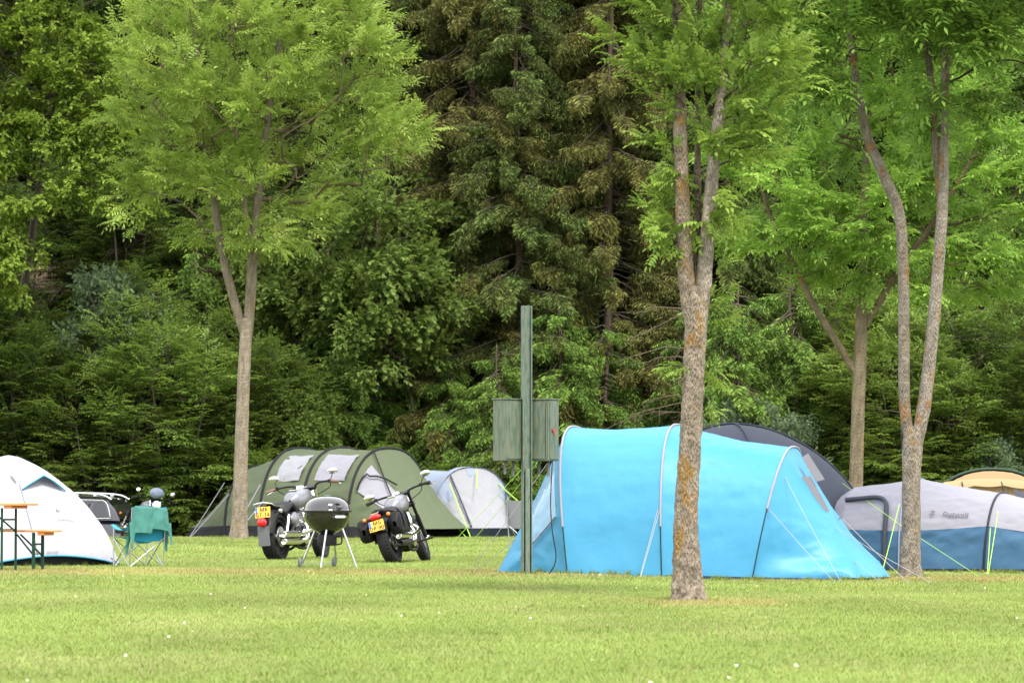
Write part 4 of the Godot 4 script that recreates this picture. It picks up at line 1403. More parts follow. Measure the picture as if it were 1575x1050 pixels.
func dome_behind() -> void:
	var t := thing("dome_tent", "large dark slate grey dome tent partly behind the sky blue tent", "tent", foot(1129, 40.2))
	var rad := corners(1.82, 5, 0.07, 0.15)
	var hem := func(_a: float) -> float: return 0.01
	for k in 5:
		var a := 0.15 + TAU * k / 5
		part("fly_panel", dome(1.8, rad, hem, 1.08, a, a + TAU / 5, 14, 22, 0.014, k * 5.0), mats.slate_cloth, t)
		var s := Shape.new()
		var pts := []
		for j in 15:
			var b := j / 14.0 * PI * 0.5
			pts.append(Vector3(cos(a) * 1.82 * pow(cos(b), 1.08), 0.01 + 1.8 * pow(sin(b), 1.08), sin(a) * 1.82 * pow(cos(b), 1.08)) * 1.004)
		s.tube(pts, 0.012, 5)
		part("pole_sleeve", s, mats.slate_cloth, t)
	var s2 := Shape.new()
	s2.ball(local(t, 1283, 735, 40.0), Vector3(0.03, 0.03, 0.02))
	part("toggle", s2, mats.dark_pole, t)
	guy(t, local(t, 1285, 735, 40.0), local(t, 1514, 896, 35.6) * Vector3(1, 0, 1), mats.lime_cord)

func low_tent() -> void:
	var o := foot(1383, 38.6)
	var t := thing("low_tent", "low tunnel tent with pale grey roof and blue sides beside the forked tree", "tent", o, -24.0)
	var zc := -0.78
	var l := [hoop(-1.3, 0.5, 0.75, 0.0, zc, 0.5, 0.8), hoop(-0.74, 0.78, 1.03, 0.0, zc, 0.52, 0.8), hoop(0.0, 0.8, 1.13, 0.0, zc, 0.5, 0.8), hoop(1.0, 0.68, 0.95, 0.06, zc, 0.56, 0.8), hoop(2.6, 0.42, 0.56, 0.0, zc, 0.36, 0.8)]
	var n: int = l[0].size() - 1
	for k in 4:
		part("side_panel", skin(l[k], l[k + 1], 0, 4, 22, 0.012, 0.04, 31.0 + k * 7), mats.blue_cloth, t)
		part("side_panel", skin(l[k], l[k + 1], n - 4, n, 12, 0.03, 0.02, 33.0 + k * 7), mats.blue_cloth, t)
		part("roof_panel", skin(l[k], l[k + 1], 4, n - 4, 22, 0.012, 0.02, 31.0 + k * 7), mats.pale_cloth, t)
	var cap := fade_points(l[4], 2.85, 0.1, 0.36, zc)
	part("end_panel", skin(l[4], cap, 0, n, 8, 0.0, 0.01, 3.0), mats.blue_cloth, t)
	part("end_panel", skin(l[0], fade_points(l[0], -1.5, -0.1, 0.4, zc), 0, n, 8, 0.0, 0.01, 5.0), mats.blue_cloth, t)
	part("pole_sleeve", along(l[3], 0, n, 0.014), mats.dark_pole, t)
	part("pole_sleeve", along(l[2], 0, n, 0.01), mats.steel_cloth, t)
	# dark frame of the side door
	var s := Shape.new()
	var pts := []
	for q in [[10, 0.0], [10, 0.25], [10, 0.5], [9.5, 0.64], [8.5, 0.72], [7, 0.75], [5, 0.76], [3, 0.76], [0, 0.76]]:
		var k := int(q[0])
		var pa: Vector3 = (l[1][k] as Vector3).lerp(l[1][k + 1], q[0] - k)
		var pb: Vector3 = (l[2][k] as Vector3).lerp(l[2][k + 1], q[0] - k)
		pts.append(pa.lerp(pb, q[1]) + Vector3(0, 0.012, 0.02))
	s.tube(smooth_path(pts, 3), 0.028, 6)
	part("door_frame", s, mats.slate_cloth, t)
	s = Shape.new()
	var row := []
	var row2 := []
	for k in 12:
		var x := -0.74 + k * 0.28
		row.append(Vector3(x, 0.06, zc + 0.8 - (0.0 if x < 0.0 else x * 0.1) + 0.016)); row2.append(Vector3(x, -0.08, zc + 0.82 - (0.0 if x < 0.0 else x * 0.1) + 0.02))
	s.grid([row, row2])
	part("skirt", s, mats.charcoal_cloth, t)
	# guy lines
	for q in [[1384, 775, 38.6, 1356, 876, 37.4], [1536, 786, 37.6, 1520, 884, 36.9], [1524, 812, 37.4, 1519, 884, 36.9]]:
		guy(t, local(t, q[0], q[1], q[2]), local(t, q[3], q[4], q[5]) * Vector3(1, 0, 1), mats.lime_cord, 0.005)
	# maker's mark on the roof edge: a split disc and the name
	var tilt := Basis(Vector3.RIGHT, -0.35)
	var hold: Array = l[2]
	var p0: Vector3 = (hold[7] as Vector3).lerp(l[3][6], 0.36)
	var p1: Vector3 = (hold[7] as Vector3).lerp(l[3][6], 0.78)
	var xax := (p1 - p0).normalized()
	var zax := Vector3(0.0, 0.42, 1.0)
	zax = (zax - xax * zax.dot(xax)).normalized()
	var bs := Basis(xax, zax.cross(xax), zax)
	words(t, "lettering", "Outwell", 0.082, p0.lerp(p1, 0.62) + zax * 0.012, bs, mats.print_grey, true)
	for g in [-1.0, 1.0]:
		s = Shape.new()
		var m := p0.lerp(p1, 0.0) + zax * 0.02
		for i in 8:
			var a0 := (0.0 if g > 0 else PI) + 0.2 + (PI - 0.4) * i / 8.0
			var a1 := (0.0 if g > 0 else PI) + 0.2 + (PI - 0.4) * (i + 1) / 8.0
			s.tri(m + bs * Vector3(0, 0.006 * g, 0), m + bs * Vector3(cos(a0) * 0.03, sin(a0) * 0.03, 0), m + bs * Vector3(cos(a1) * 0.03, sin(a1) * 0.03, 0))
		part("logo", s, mats.print_grey, t)

func tan_tent() -> void:
	var t := thing("tan_tent", "tan dome tent with dark green edging behind the low blue and grey tent", "tent", foot(1528, 48.0), 8.0)
	var a := hoop(0.0, 1.15, 1.24, 0.0, 0.0, 0.0, 0.9)
	var t2 := Node3D.new()
	t2.name = "shell"
	t.add_child(t2)
	t2.rotation_degrees.y = 90.0
	var b := hoop(-0.45, 1.12, 1.2, 0.0, 0.0, 0.0, 0.9)     # x runs away from the viewer here
	var c := hoop(0.9, 0.9, 1.0, 0.0, 0.0, 0.0, 0.9)
	var n := a.size() - 1
	part("front_panel", skin(a, fade_points(a, -0.35, -0.12, 1.08, 0.0), 0, n, 18, 0.02, 0.018, 61.0), mats.tan_cloth, t2)
	part("fly_panel", skin(hoop(0.02, 1.2, 1.28, 0.0, 0.0, 0.0, 0.9), hoop(1.2, 1.1, 1.15, 0.0, 0.0, 0.0, 0.9), 0, n, 10, 0.02, 0.01, 63.0), mats.pine_cloth, t2)
	part("back_panel", skin(hoop(1.2, 1.1, 1.15, 0.0, 0.0, 0.0, 0.9), fade_points(a, 2.0, 0.1, 0.8, 0.0), 0, n, 10, 0.02, 0.01, 65.0), mats.pine_cloth, t2)
	part("edging", along(hoop(0.03, 1.19, 1.27, 0.0, 0.0, 0.0, 0.9), 0, n, 0.022, 0.0), mats.pine_cloth, t2)
	# rolled valance and straps
	var s := Shape.new()
	var rows := []
	for j in 3:
		var row := []
		for k in 25:
			var u := k / 24.0
			var x := lerpf(-0.78, 0.55, u)
			row.append(Vector3(x, 1.13 - 0.12 * pow(absf(x + 0.08), 2.0) - j * 0.05 - 0.025 * absf(sin(u * PI * 3.0)) * j * 0.5, 0.10 + j * 0.05 + 0.02 * sin(j * 1.5)))
		rows.append(row)
	s.grid(rows, false, true)
	part("valance", s, mats.tan_cloth, t)
	for x in [-0.52, 0.08]:
		s = Shape.new()
		s.bar(Vector3(x, 1.08, 0.17), Vector3(x + 0.02, 0.55, 0.50), 0.035, 0.01, Vector3(1, 0, 0))
		part("strap", s, mats.pine_cloth, t)
	s = Shape.new()
	s.quad(Vector3(0.22, 0.78, 0.42), Vector3(0.55, 0.62, 0.42), Vector3(0.5, 0.86, 0.34), Vector3(0.24, 0.98, 0.28))
	part("window", s, mats.slate_cloth, t)

func olive_tent() -> void:
	var o := foot(398, 68.0)
	var t := thing("olive_tunnel_tent", "long olive green tunnel tent with dark hoops and clear windows", "tent", o, -35.0)
	var zc := -1.4
	var l := [hoop(-1.1, 1.2, 1.52, 0.0, zc, 0.27, 0.8), hoop(0.0, 1.4, 1.9, 0.0, zc, 0.27, 0.8), hoop(1.12, 1.42, 1.9, 0.0, zc, 0.27, 0.8), hoop(2.35, 1.42, 1.88, 0.0, zc, 0.27, 0.8)]
	var n: int = l[0].size() - 1
	var tail := []
	var front := []
	for k in n + 1:
		var a := PI * k / n
		var y0: float = 0.02 + 0.2 * clampf(minf(k, n - k) / 4.0, 0.0, 1.0)
		tail.append(Vector3(-2.35 - 0.25 * sin(a) + (0.12 if y0 > 0.1 else 0.0), y0, zc + 0.95 * cos(a)))
		front.append(Vector3(3.55 + 0.42 * sin(a) - (0.12 if y0 > 0.1 else 0.0), y0, zc + 1.25 * cos(a)))
	var secs := [tail] + l + [front]
	for k in 5:
		part("fly_panel", skin(secs[k], secs[k + 1], 4, n - 4, 22, 0.05, 0.03, 71.0 + 5 * k), mats.olive_cloth, t)
		part("skirt", skin(secs[k], secs[k + 1], 0, 4, 12, 0.02, 0.018, 72.0 + 5 * k), mats.charcoal_cloth, t)
		part("skirt", skin(secs[k], secs[k + 1], n - 4, n, 12, 0.02, 0.015, 73.0 + 5 * k), mats.charcoal_cloth, t)
	for h in l:
		part("pole_sleeve", along(h, 0, n, 0.03), mats.charcoal_cloth, t)
	part("window", skin(l[1], l[2], 9, 14, 12, 0.05, 0.034, 76.0, 0.025, 0.22, 0.8), mats.pale_white_cloth, t)
	part("window", skin(l[2], l[3], 9, 14, 12, 0.05, 0.03, 81.0, 0.025, 0.15, 0.8), mats.pale_cloth, t)
	part("front_window", skin(l[3], front, 8, 13, 12, 0.05, 0.03, 86.0, 0.025, 0.1, 0.5), mats.pale_cloth, t)
	var s := Shape.new()
	var pts := []
	for k in 9:
		var i := 8 + int(k * 0.75)
		pts.append((l[3][i] as Vector3).lerp(front[i], 0.08 + 0.035 * pow(k / 8.0, 3.0) * 10.0) + Vector3(0.04, 0.03, 0.04))
	s.tube(pts, 0.02, 5)
	part("zip", s, mats.charcoal_cloth, t)
	s = Shape.new()
	s.tube([(l[3][15] as Vector3) + Vector3(0.06, 0.02, 0.05), (l[3][11] as Vector3).lerp(front[11], 0.5) + Vector3(0.04, 0.04, 0.04), (front[8] as Vector3) + Vector3(0.02, 0.05, 0.05)], 0.016, 5)
	part("zip", s, mats.charcoal_cloth, t)
	for q in [[345, 742, 69.0, 290, 829, 68.6], [352, 760, 68.8, 291, 829, 68.4], [400, 745, 68.0, 352, 829, 66.8], [405, 770, 68.0, 355, 829, 66.6]]:
		guy(t, local(t, q[0], q[1], q[2]), local(t, q[3], q[4], q[5]) * Vector3(1, 0, 1), mats.pale_cloth, 0.011)

func pale_tent() -> void:
	var o := foot(727, 69.5)
	var t := thing("pale_tent", "pale grey tent with steel blue trim and lime green guy lines beside the olive tent", "tent", o, -62.0)
	var l := [hoop(-2.9, 0.8, 0.95, 0.0, 0.0, 0.28, 0.8), hoop(-1.9, 0.98, 1.5, 0.0, 0.0, 0.28, 0.8), hoop(0.0, 0.98, 1.54, 0.0, 0.0, 0.28, 0.8)]
	var n: int = l[0].size() - 1
	var front := []
	for k in n + 1:
		var a := PI * k / n
		var y0: float = 0.02 + 0.24 * clampf(minf(k, n - k) / 4.0, 0.0, 1.0)
		front.append(Vector3(0.35 + 0.3 * sin(a), y0, 0.85 * cos(a)))
	var secs := l + [front]
	for k in 3:
		part("skirt", skin(secs[k], secs[k + 1], 0, 4, 10, 0.02, 0.015, 91.0 + k), mats.steel_cloth, t)
		part("skirt", skin(secs[k], secs[k + 1], n - 4, n, 10, 0.02, 0.015, 92.0 + k), mats.steel_cloth, t)
		if k < 2:
			part("fly_panel", skin(secs[k], secs[k + 1], 4, 12, 18, 0.04, 0.02, 93.0 + 3 * k), mats.pale_white_cloth, t)
			part("roof_panel", skin(secs[k], secs[k + 1], 12, n - 12, 18, 0.04, 0.012, 93.0 + 3 * k), mats.steel_cloth, t)
			part("fly_panel", skin(secs[k], secs[k + 1], n - 12, n - 4, 18, 0.04, 0.02, 93.0 + 3 * k), mats.pale_white_cloth, t)
	part("front_panel", skin(l[2], front, 4, n - 4, 20, 0.05, 0.03, 104.0), mats.pale_white_cloth, t)
	part("roof_band", skin(hoop(-0.22, 1.0, 1.56, 0.0, 0.0, 0.28, 0.8), hoop(0.03, 0.99, 1.555, 0.0, 0.0, 0.28, 0.8), 6, n - 6, 4, 0.0, 0.0, 0.0, 0.01), mats.steel_cloth, t)
	for q in [[9, 12, 0.0, 0.32], [n - 12, n - 9, 0.0, 0.32], [17, 18, 0.0, 0.12]]:
		part("corner_patch", skin(l[2], front, q[0], q[1], 8, 0.05, 0.024, 104.0, 0.015, q[2], q[3]), mats.steel_cloth, t)
	var s := Shape.new()
	for k in [13, n - 10]:
		s = Shape.new()
		s.tube([(l[2][k] as Vector3) + Vector3(0.05, 0, 0), (l[2][k] as Vector3).lerp(front[k], 0.5) + Vector3(0.03, 0.03, 0), (front[k] as Vector3) + Vector3(0.03, 0.02, 0)], 0.018, 5)
		part("zip", s, mats.slate_cloth, t)
	s = Shape.new()
	s.tube([(l[1][8] as Vector3).lerp(l[2][8], 0.5) + Vector3(0, 0, 0.03), (l[1][8] as Vector3).lerp(l[2][8], 0.8) + Vector3(0, 0.02, 0.03), (l[1][15] as Vector3).lerp(l[2][15], 0.85) + Vector3(0, 0.03, 0.03)], 0.012, 5)
	part("zip", s, mats.slate_cloth, t)
	for q in [[692, 744, 69.0, 726, 827, 67.4], [676, 778, 69.0, 722, 827, 67.4], [733, 722, 69.4, 733, 752, 68.9], [767, 744, 69.7, 805, 778, 69.6]]:
		guy(t, local(t, q[0], q[1], q[2]), local(t, q[3], q[4], q[5]) * (Vector3(1, 0, 1) if q[4] > 800 else Vector3.ONE), mats.lime_cord, 0.012)

func white_tent() -> void:
	var t := thing("white_dome_tent", "white dome tent with pale blue hem behind the beer table", "tent", foot(12, 39.8), 0.0)
	var rad := corners(1.37, 4, 0.16, 0.12)
	var hem := func(a: float) -> float: return 0.02 + 0.13 * pow(absf(sin((a - 0.12) * 2.0)), 0.8)
	var hem2 := func(a: float) -> float: return -0.01 + 0.13 * pow(absf(sin((a - 0.12) * 2.0)), 0.8)
	for k in 4:
		var a := 0.12 + TAU * k / 4 - PI
		part("fly_panel", dome(1.36, rad, hem, 1.36, a, a + TAU / 4, 22, 26, 0.012, k * 7.0), mats.white_cloth, t)
		var s := Shape.new()
		var pts := []
		var pts2 := []
		for i in 15:
			var b := lerpf(a, a + TAU / 4, i / 14.0)
			var r: float = rad.call(b)
			pts.append(Vector3(cos(b) * r, hem.call(b), sin(b) * r) * Vector3(1.003, 1, 1.003))
			pts2.append(Vector3(cos(b) * (r - 0.09), 0, sin(b) * (r - 0.09)))
		s.tube(pts, 0.011, 5)
		part("hem", s, mats.sky_blue_cloth, t)
		s = Shape.new()      # dark inner tent seen under the hem
		var up := []
		for p in pts2:
			up.append(p + Vector3(0, 0.22, 0))
		s.grid([pts2, up])
		part("inner_tent", s, mats.charcoal_cloth, t)
	# peak of the upper sheet standing off over the panel that faces the chair
	var spot := func(a: float, bb: float) -> Vector3:
		var b := bb * PI * 0.5
		var r: float = rad.call(a)
		var y0: float = hem.call(a)
		return Vector3(cos(a) * r * pow(cos(b), 1.36), y0 + (1.36 - y0) * pow(sin(b), 1.36), sin(a) * r * pow(cos(b), 1.36))
	var peak := Shape.new()
	var rows := []
	for j in 9:
		var row := []
		for i in 25:
			var u := i / 24.0 * 2.0 - 1.0
			var a := 0.78 + 0.42 * u
			var b := lerpf(0.60 - 0.08 * absf(u), 0.9, j / 8.0)
			var p: Vector3 = spot.call(a, b)
			var off := 0.015 + 0.13 * (1.0 - j / 8.0) * (1.0 - pow(absf(u), 1.3))
			row.append(p + Vector3(cos(a), 0.35, sin(a)) * off)
		rows.append(row)
	peak.grid(rows, false, false)
	part("peak_flap", peak, mats.white_cloth, t)
	peak = Shape.new()
	peak.tube(rows[0], 0.009, 5)
	part("peak_hem", peak, mats.chair_cloth, t)
	# sleeve seam, tab, print
	var face := func(a: float, b: float) -> Transform3D:
		var p: Vector3 = spot.call(a, b)
		var e := (spot.call(a, b + 0.02) as Vector3) - p
		var f := (spot.call(a - 0.03, b) as Vector3) - p
		var n := f.cross(e).normalized()
		var x := f.normalized()
		return Transform3D(Basis(x, n.cross(x), n), p + n * 0.02)
	var s2 := Shape.new()
	var seam := []
	for i in 9:
		seam.append((face.call(lerpf(1.12, 1.22, i / 8.0), lerpf(0.04, 0.56, i / 8.0)) as Transform3D).origin)
	s2.tube(seam, 0.007, 5)
	part("seam", s2, mats.pale_cloth, t)
	var pl: Transform3D = face.call(1.33, 0.60)
	s2 = Shape.new()
	s2.quad(pl * Vector3(-0.02, 0.07, 0), pl * Vector3(0.01, 0.07, 0), pl * Vector3(0.03, -0.06, 0), pl * Vector3(0.0, -0.06, 0))
	part("tab", s2, mats.print_grey, t)
	pl = face.call(0.68, 0.31)
	words(t, "lettering", "Quechua", 0.06, pl.origin, pl.basis, mats.print_pale)
	pl = face.call(0.72, 0.37)
	s2 = Shape.new()
	s2.tri(pl * Vector3(-0.03, -0.02, 0), pl * Vector3(-0.03, 0.035, 0), pl * Vector3(0.0, -0.02, 0))
	s2.tri(pl * Vector3(0.0, -0.02, 0), pl * Vector3(0.0, 0.012, 0), pl * Vector3(0.025, -0.02, 0))
	part("logo", s2, mats.print_grey, t)
	pl = face.call(0.95, 0.05)
	words(t, "lettering", "MH100", 0.05, pl.origin, pl.basis, mats.print_pale)
	guy(t, local(t, 170, 858, 39.4), local(t, 191, 873, 38.9) * Vector3(1, 0, 1), mats.slate_cloth, 0.006)

# ------------------------------------------------------------------ electricity post
func build_post() -> void:
	var o := foot(810, 34.9)
	var t := thing("electricity_post", "rusty green steel post with two cabinets before the sky blue tent", "post", o, 12.0)
	var s := Shape.new()
	var h := 2.9
	for x in [-0.046, 0.046]:       # an H beam: two flanges and a web
		s.box(Vector3(x, h * 0.5 - 0.1, 0), Vector3(0.012, h + 0.2, 0.1))
	s.box(Vector3(0, h * 0.5 - 0.1, 0.0), Vector3(0.08, h + 0.2, 0.012))
	part("beam", s, mats.post_green, t)
	s = Shape.new()
	s.box(Vector3(0.0, 0.55, 0.045), Vector3(0.05, 1.2, 0.04))
	part("cable_cover", s, mats.post_green, t)
	for q in [[-0.19, -0.05, 32.0, 0.27], [0.19, -0.04, -44.0, 0.27]]:
		var c := Node3D.new()
		c.name = "cabinet"
		t.add_child(c, true)
		c.position = Vector3(q[0], 1.56, q[1])
		c.rotation_degrees.y = q[2]
		s = Shape.new()
		s.box(Vector3(0, 0, 0), Vector3(q[3], 0.655, 0.2))
		part("casing", s, mats.box_green, c)
		s = Shape.new()
		s.box(Vector3(0, 0.335, 0), Vector3(q[3] + 0.02, 0.012, 0.225))
		part("lid", s, mats.box_green, c)
		s = Shape.new()
		s.box(Vector3(-0.02, 0, 0.106), Vector3(q[3] - 0.05, 0.61, 0.01))
		part("door", s, mats.box_green, c)
		s = Shape.new()
		s.rod(Vector3(q[3] * 0.5 - 0.025, -0.3, 0.108), Vector3(q[3] * 0.5 - 0.025, 0.3, 0.108), 0.006, 6)
		part("hinge", s, mats.post_green, c)
		if q[0] > 0:
			s = Shape.new()
			s.box(Vector3(q[3] * 0.5 + 0.006, 0, 0.0), Vector3(0.01, 0.62, 0.17))
			part("door", s, mats.box_green, c)
			s = Shape.new()
			s.box(Vector3(q[3] * 0.5 + 0.02, 0.0, 0.03), Vector3(0.02, 0.03, 0.06))
			s.rod(Vector3(q[3] * 0.5 + 0.03, 0.0, 0.05), Vector3(q[3] * 0.5 + 0.05, -0.05, 0.05), 0.009, 6)
			part("lock", s, mats.lock_red, c)
		for x in [-0.05, 0.07]:
			s = Shape.new()
			s.rod(Vector3(x, -0.33, 0.0), Vector3(x, -0.42 - absf(x), 0.0), 0.016, 8)
			part("socket", s, mats.grey_plastic, c)
	s = Shape.new()
	s.tube(smooth_path([at(850, 706, 34.8) - o, at(848, 740, 34.7) - o, at(847, 780, 34.6) - o, at(850, 820, 34.5) - o, at(855, 850, 34.5) - o, at(853, 868, 34.5) - o, at(845, 882, 34.6) - o], 4), 0.006, 5)
	var cb := part("cable", s, mats.rubber, t)
	cb.transform = t.transform.affine_inverse() * Transform3D(Basis(), o)

# ------------------------------------------------------------------ beer table and bench
func trestle(t: Node3D, x: float, z: float, h: float, w: float, leg: float) -> void:
	for g in [-1.0, 1.0]:
		var s := Shape.new()
		s.bar(Vector3(x, 0, z + g * w), Vector3(x, h, z + g * w), leg, leg, Vector3(1, 0, 0))
		part("leg", s, mats.bench_green, t)
	var s := Shape.new()
	s.rod(Vector3(x, h - 0.13, z - w), Vector3(x, h - 0.13, z + w), 0.011, 8)
	s.rod(Vector3(x, h - 0.24, z - w), Vector3(x, h - 0.24, z + w), 0.006, 8)
	part("crossbar", s, mats.bench_green, t)
	for g in [-1.0, 1.0]:
		s = Shape.new()
		s.bar(Vector3(x, h - 0.26, z + g * w * 0.9), Vector3(x - 0.26, h - 0.02, z + g * w * 0.4), 0.018, 0.018, Vector3(0, 0, 1))
		part("brace", s, mats.bench_green, t)

func build_table_and_bench() -> void:
	var o := foot(26, 36.6)
	var t := thing("beer_table", "orange wooden beer garden table on green metal legs", "table", o, -14.0)
	for k in 4:
		var s := Shape.new()
		s.box(Vector3(-0.95, 0.765, -0.19 + k * 0.127), Vector3(2.2, 0.027, 0.125))
		part("board", s, mats.orange_wood, t)
	for x in [-0.02, -1.88]:
		var s := Shape.new()
		s.box(Vector3(x, 0.735, 0.0), Vector3(0.1, 0.034, 0.46))
		part("batten", s, mats.orange_wood, t)
		trestle(t, x - (0.08 if x > -1.0 else -0.08), 0.0, 0.725, 0.2, 0.024)
	o = foot(63, 36.9)
	t = thing("beer_bench", "orange wooden beer garden bench on green metal legs beside the table", "bench", o, -24.0)
	for k in 2:
		var s := Shape.new()
		s.box(Vector3(-0.9, 0.463, -0.062 + k * 0.124), Vector3(2.2, 0.025, 0.122))
		part("board", s, mats.orange_wood, t)
	for x in [0.06, -1.86]:
		var s := Shape.new()
		s.box(Vector3(x, 0.432, 0.0), Vector3(0.09, 0.036, 0.22))
		part("batten", s, mats.orange_wood, t)
		trestle(t, x - (0.1 if x > -1.0 else -0.1), 0.0, 0.445, 0.095, 0.032)

# ------------------------------------------------------------------ camping chairs (x: to the sitter's left, z: forward)
func chair(called: String, label: String, where: Vector3, turn: float, seat_mat: Material, back_mat: Material) -> Node3D:
	var t := thing(called, label, "chair", where, turn)
	var w := 0.25
	var rod_m: Material = mats.steel
	for g in [-1.0, 1.0]:
		var s := Shape.new()
		s.rod(Vector3(g * w, 0.0, -0.2), Vector3(g * w * 1.02, 0.80, -0.27), 0.0095)
		part("back_post", s, rod_m, t)
		s = Shape.new()
		s.rod(Vector3(g * w, 0.0, 0.25), Vector3(g * w, 0.56, 0.25), 0.0095)
		part("front_post", s, rod_m, t)
		for q in [[Vector3(-g * w, 0.02, -0.2), Vector3(g * w, 0.40, -0.22)], [Vector3(-g * w, 0.02, 0.25), Vector3(g * w, 0.40, 0.25)], [Vector3(g * w, 0.02, -0.2), Vector3(g * w, 0.40, 0.25)], [Vector3(g * w, 0.02, 0.25), Vector3(g * w, 0.40, -0.2)]]:
			s = Shape.new()
			s.rod(q[0], q[1], 0.008)
			part("cross_tube", s, rod_m, t)
		s = Shape.new()
		var rows := []
		for j in 9:
			var v := j / 8.0
			var row := []
			for k in 3:
				row.append(Vector3(g * (w + 0.035 - 0.035 * k), 0.575 - 0.07 * sin(v * PI) + (0.008 if k == 1 else 0.0), lerpf(-0.25, 0.27, v)))
			rows.append(row)
		s.grid(rows, false, g < 0)
		part("armrest", s, seat_mat, t)
		for f in [Vector3(g * w, 0.01, -0.2), Vector3(g * w, 0.01, 0.25)]:
			s = Shape.new()
			s.lathe([[0.0, 0.03], [0.014, 0.028], [0.02, 0.0], [0.0, -0.005]], 8, Transform3D(Basis(), f))
			part("foot_cap", s, mats.grey_plastic, t)
	var s := Shape.new()
	var rows := []
	for j in 11:
		var v := j / 10.0
		var row := []
		for k in 13:
			var u := k / 12.0 * 2.0 - 1.0
			row.append(Vector3(u * w, 0.40 - 0.075 * (1.0 - u * u) * sin(minf(v + 0.2, 1.0) * PI) + 0.015 * u * u, lerpf(-0.22, 0.27, v)))
		rows.append(row)
	s.grid(rows, false, true)
	part("seat", s, seat_mat, t)
	s = Shape.new()
	rows = []
	for j in 11:
		var v := j / 10.0
		var row := []
		for k in 13:
			var u := k / 12.0 * 2.0 - 1.0
			row.append(Vector3(u * w * 1.03, lerpf(0.36, 0.80, v) + 0.012 * u * u * v, lerpf(-0.2, -0.275, v) - 0.045 * (1.0 - u * u) * (1.0 - 0.4 * v)))
		rows.append(row)
	s.grid(rows, false, false)
	part("backrest", s, back_mat, t)
	return t

func build_chairs() -> void:
	var o := foot(214, 39.0)
	var t := chair("camping_chair", "bright blue folding camping chair with thin grey legs beside the white tent", o, 215.0, mats.chair_cloth, mats.chair_cloth)
	t.scale = Vector3.ONE * 0.9
	# towel thrown over its back
	var tw := MeshInstance3D.new()
	tw.name = "towel"
	var s := Shape.new()
	var rows := []
	rng.seed = 31
	for j in 25:
		var v := j / 24.0
		var row := []
		for k in 33:
			var u := k / 32.0 * 2.0 - 1.0
			var x := u * 0.33
			var y: float
			var z: float
			var top := 0.815 + 0.006 * cos(u * 3.0)
			var over: float = (v - 0.42)
			var side: float = smoothstep(0.74, 0.9, absf(u))      # the ends hang beside the posts
			if over < 0.0:
				y = top + over * (0.85 if u > 0.0 else 0.7) + 0.03 * u
				z = -0.30 - 0.05 * (1.0 - u * u) + over * 0.10 + 0.018 * sin(u * 9.0 + 1.0) * minf(1.0, -over * 4.0)
			else:
				y = top - over * 0.7
				z = -0.262 - 0.03 * (1.0 - u * u) + over * 0.12 + 0.015 * sin(u * 8.0) * minf(1.0, over * 4.0)
			y -= side * (0.10 + 0.12 * (1.0 if u > 0 else 0.7))
			x *= 1.0 - 0.06 * side
			z += 0.02 * n1.get_noise_2d(u * 3.0, v * 4.0)
			row.append(Vector3(x, y, z))
		rows.append(row)
	s.grid(rows, false, false)
	tw.mesh = s.mesh(mats.towel_cloth)
	add_child(tw)
	tw.transform = t.transform
	tag(tw, "sea green towel hung over the back of the bright blue chair", "towel")
	# pale chair and green seat behind the post
	chair("garden_chair", "pale folding chair with mint green seat behind the steel post", foot(814, 52.0), 150.0, mats.mint_cloth, mats.lilac_cloth)

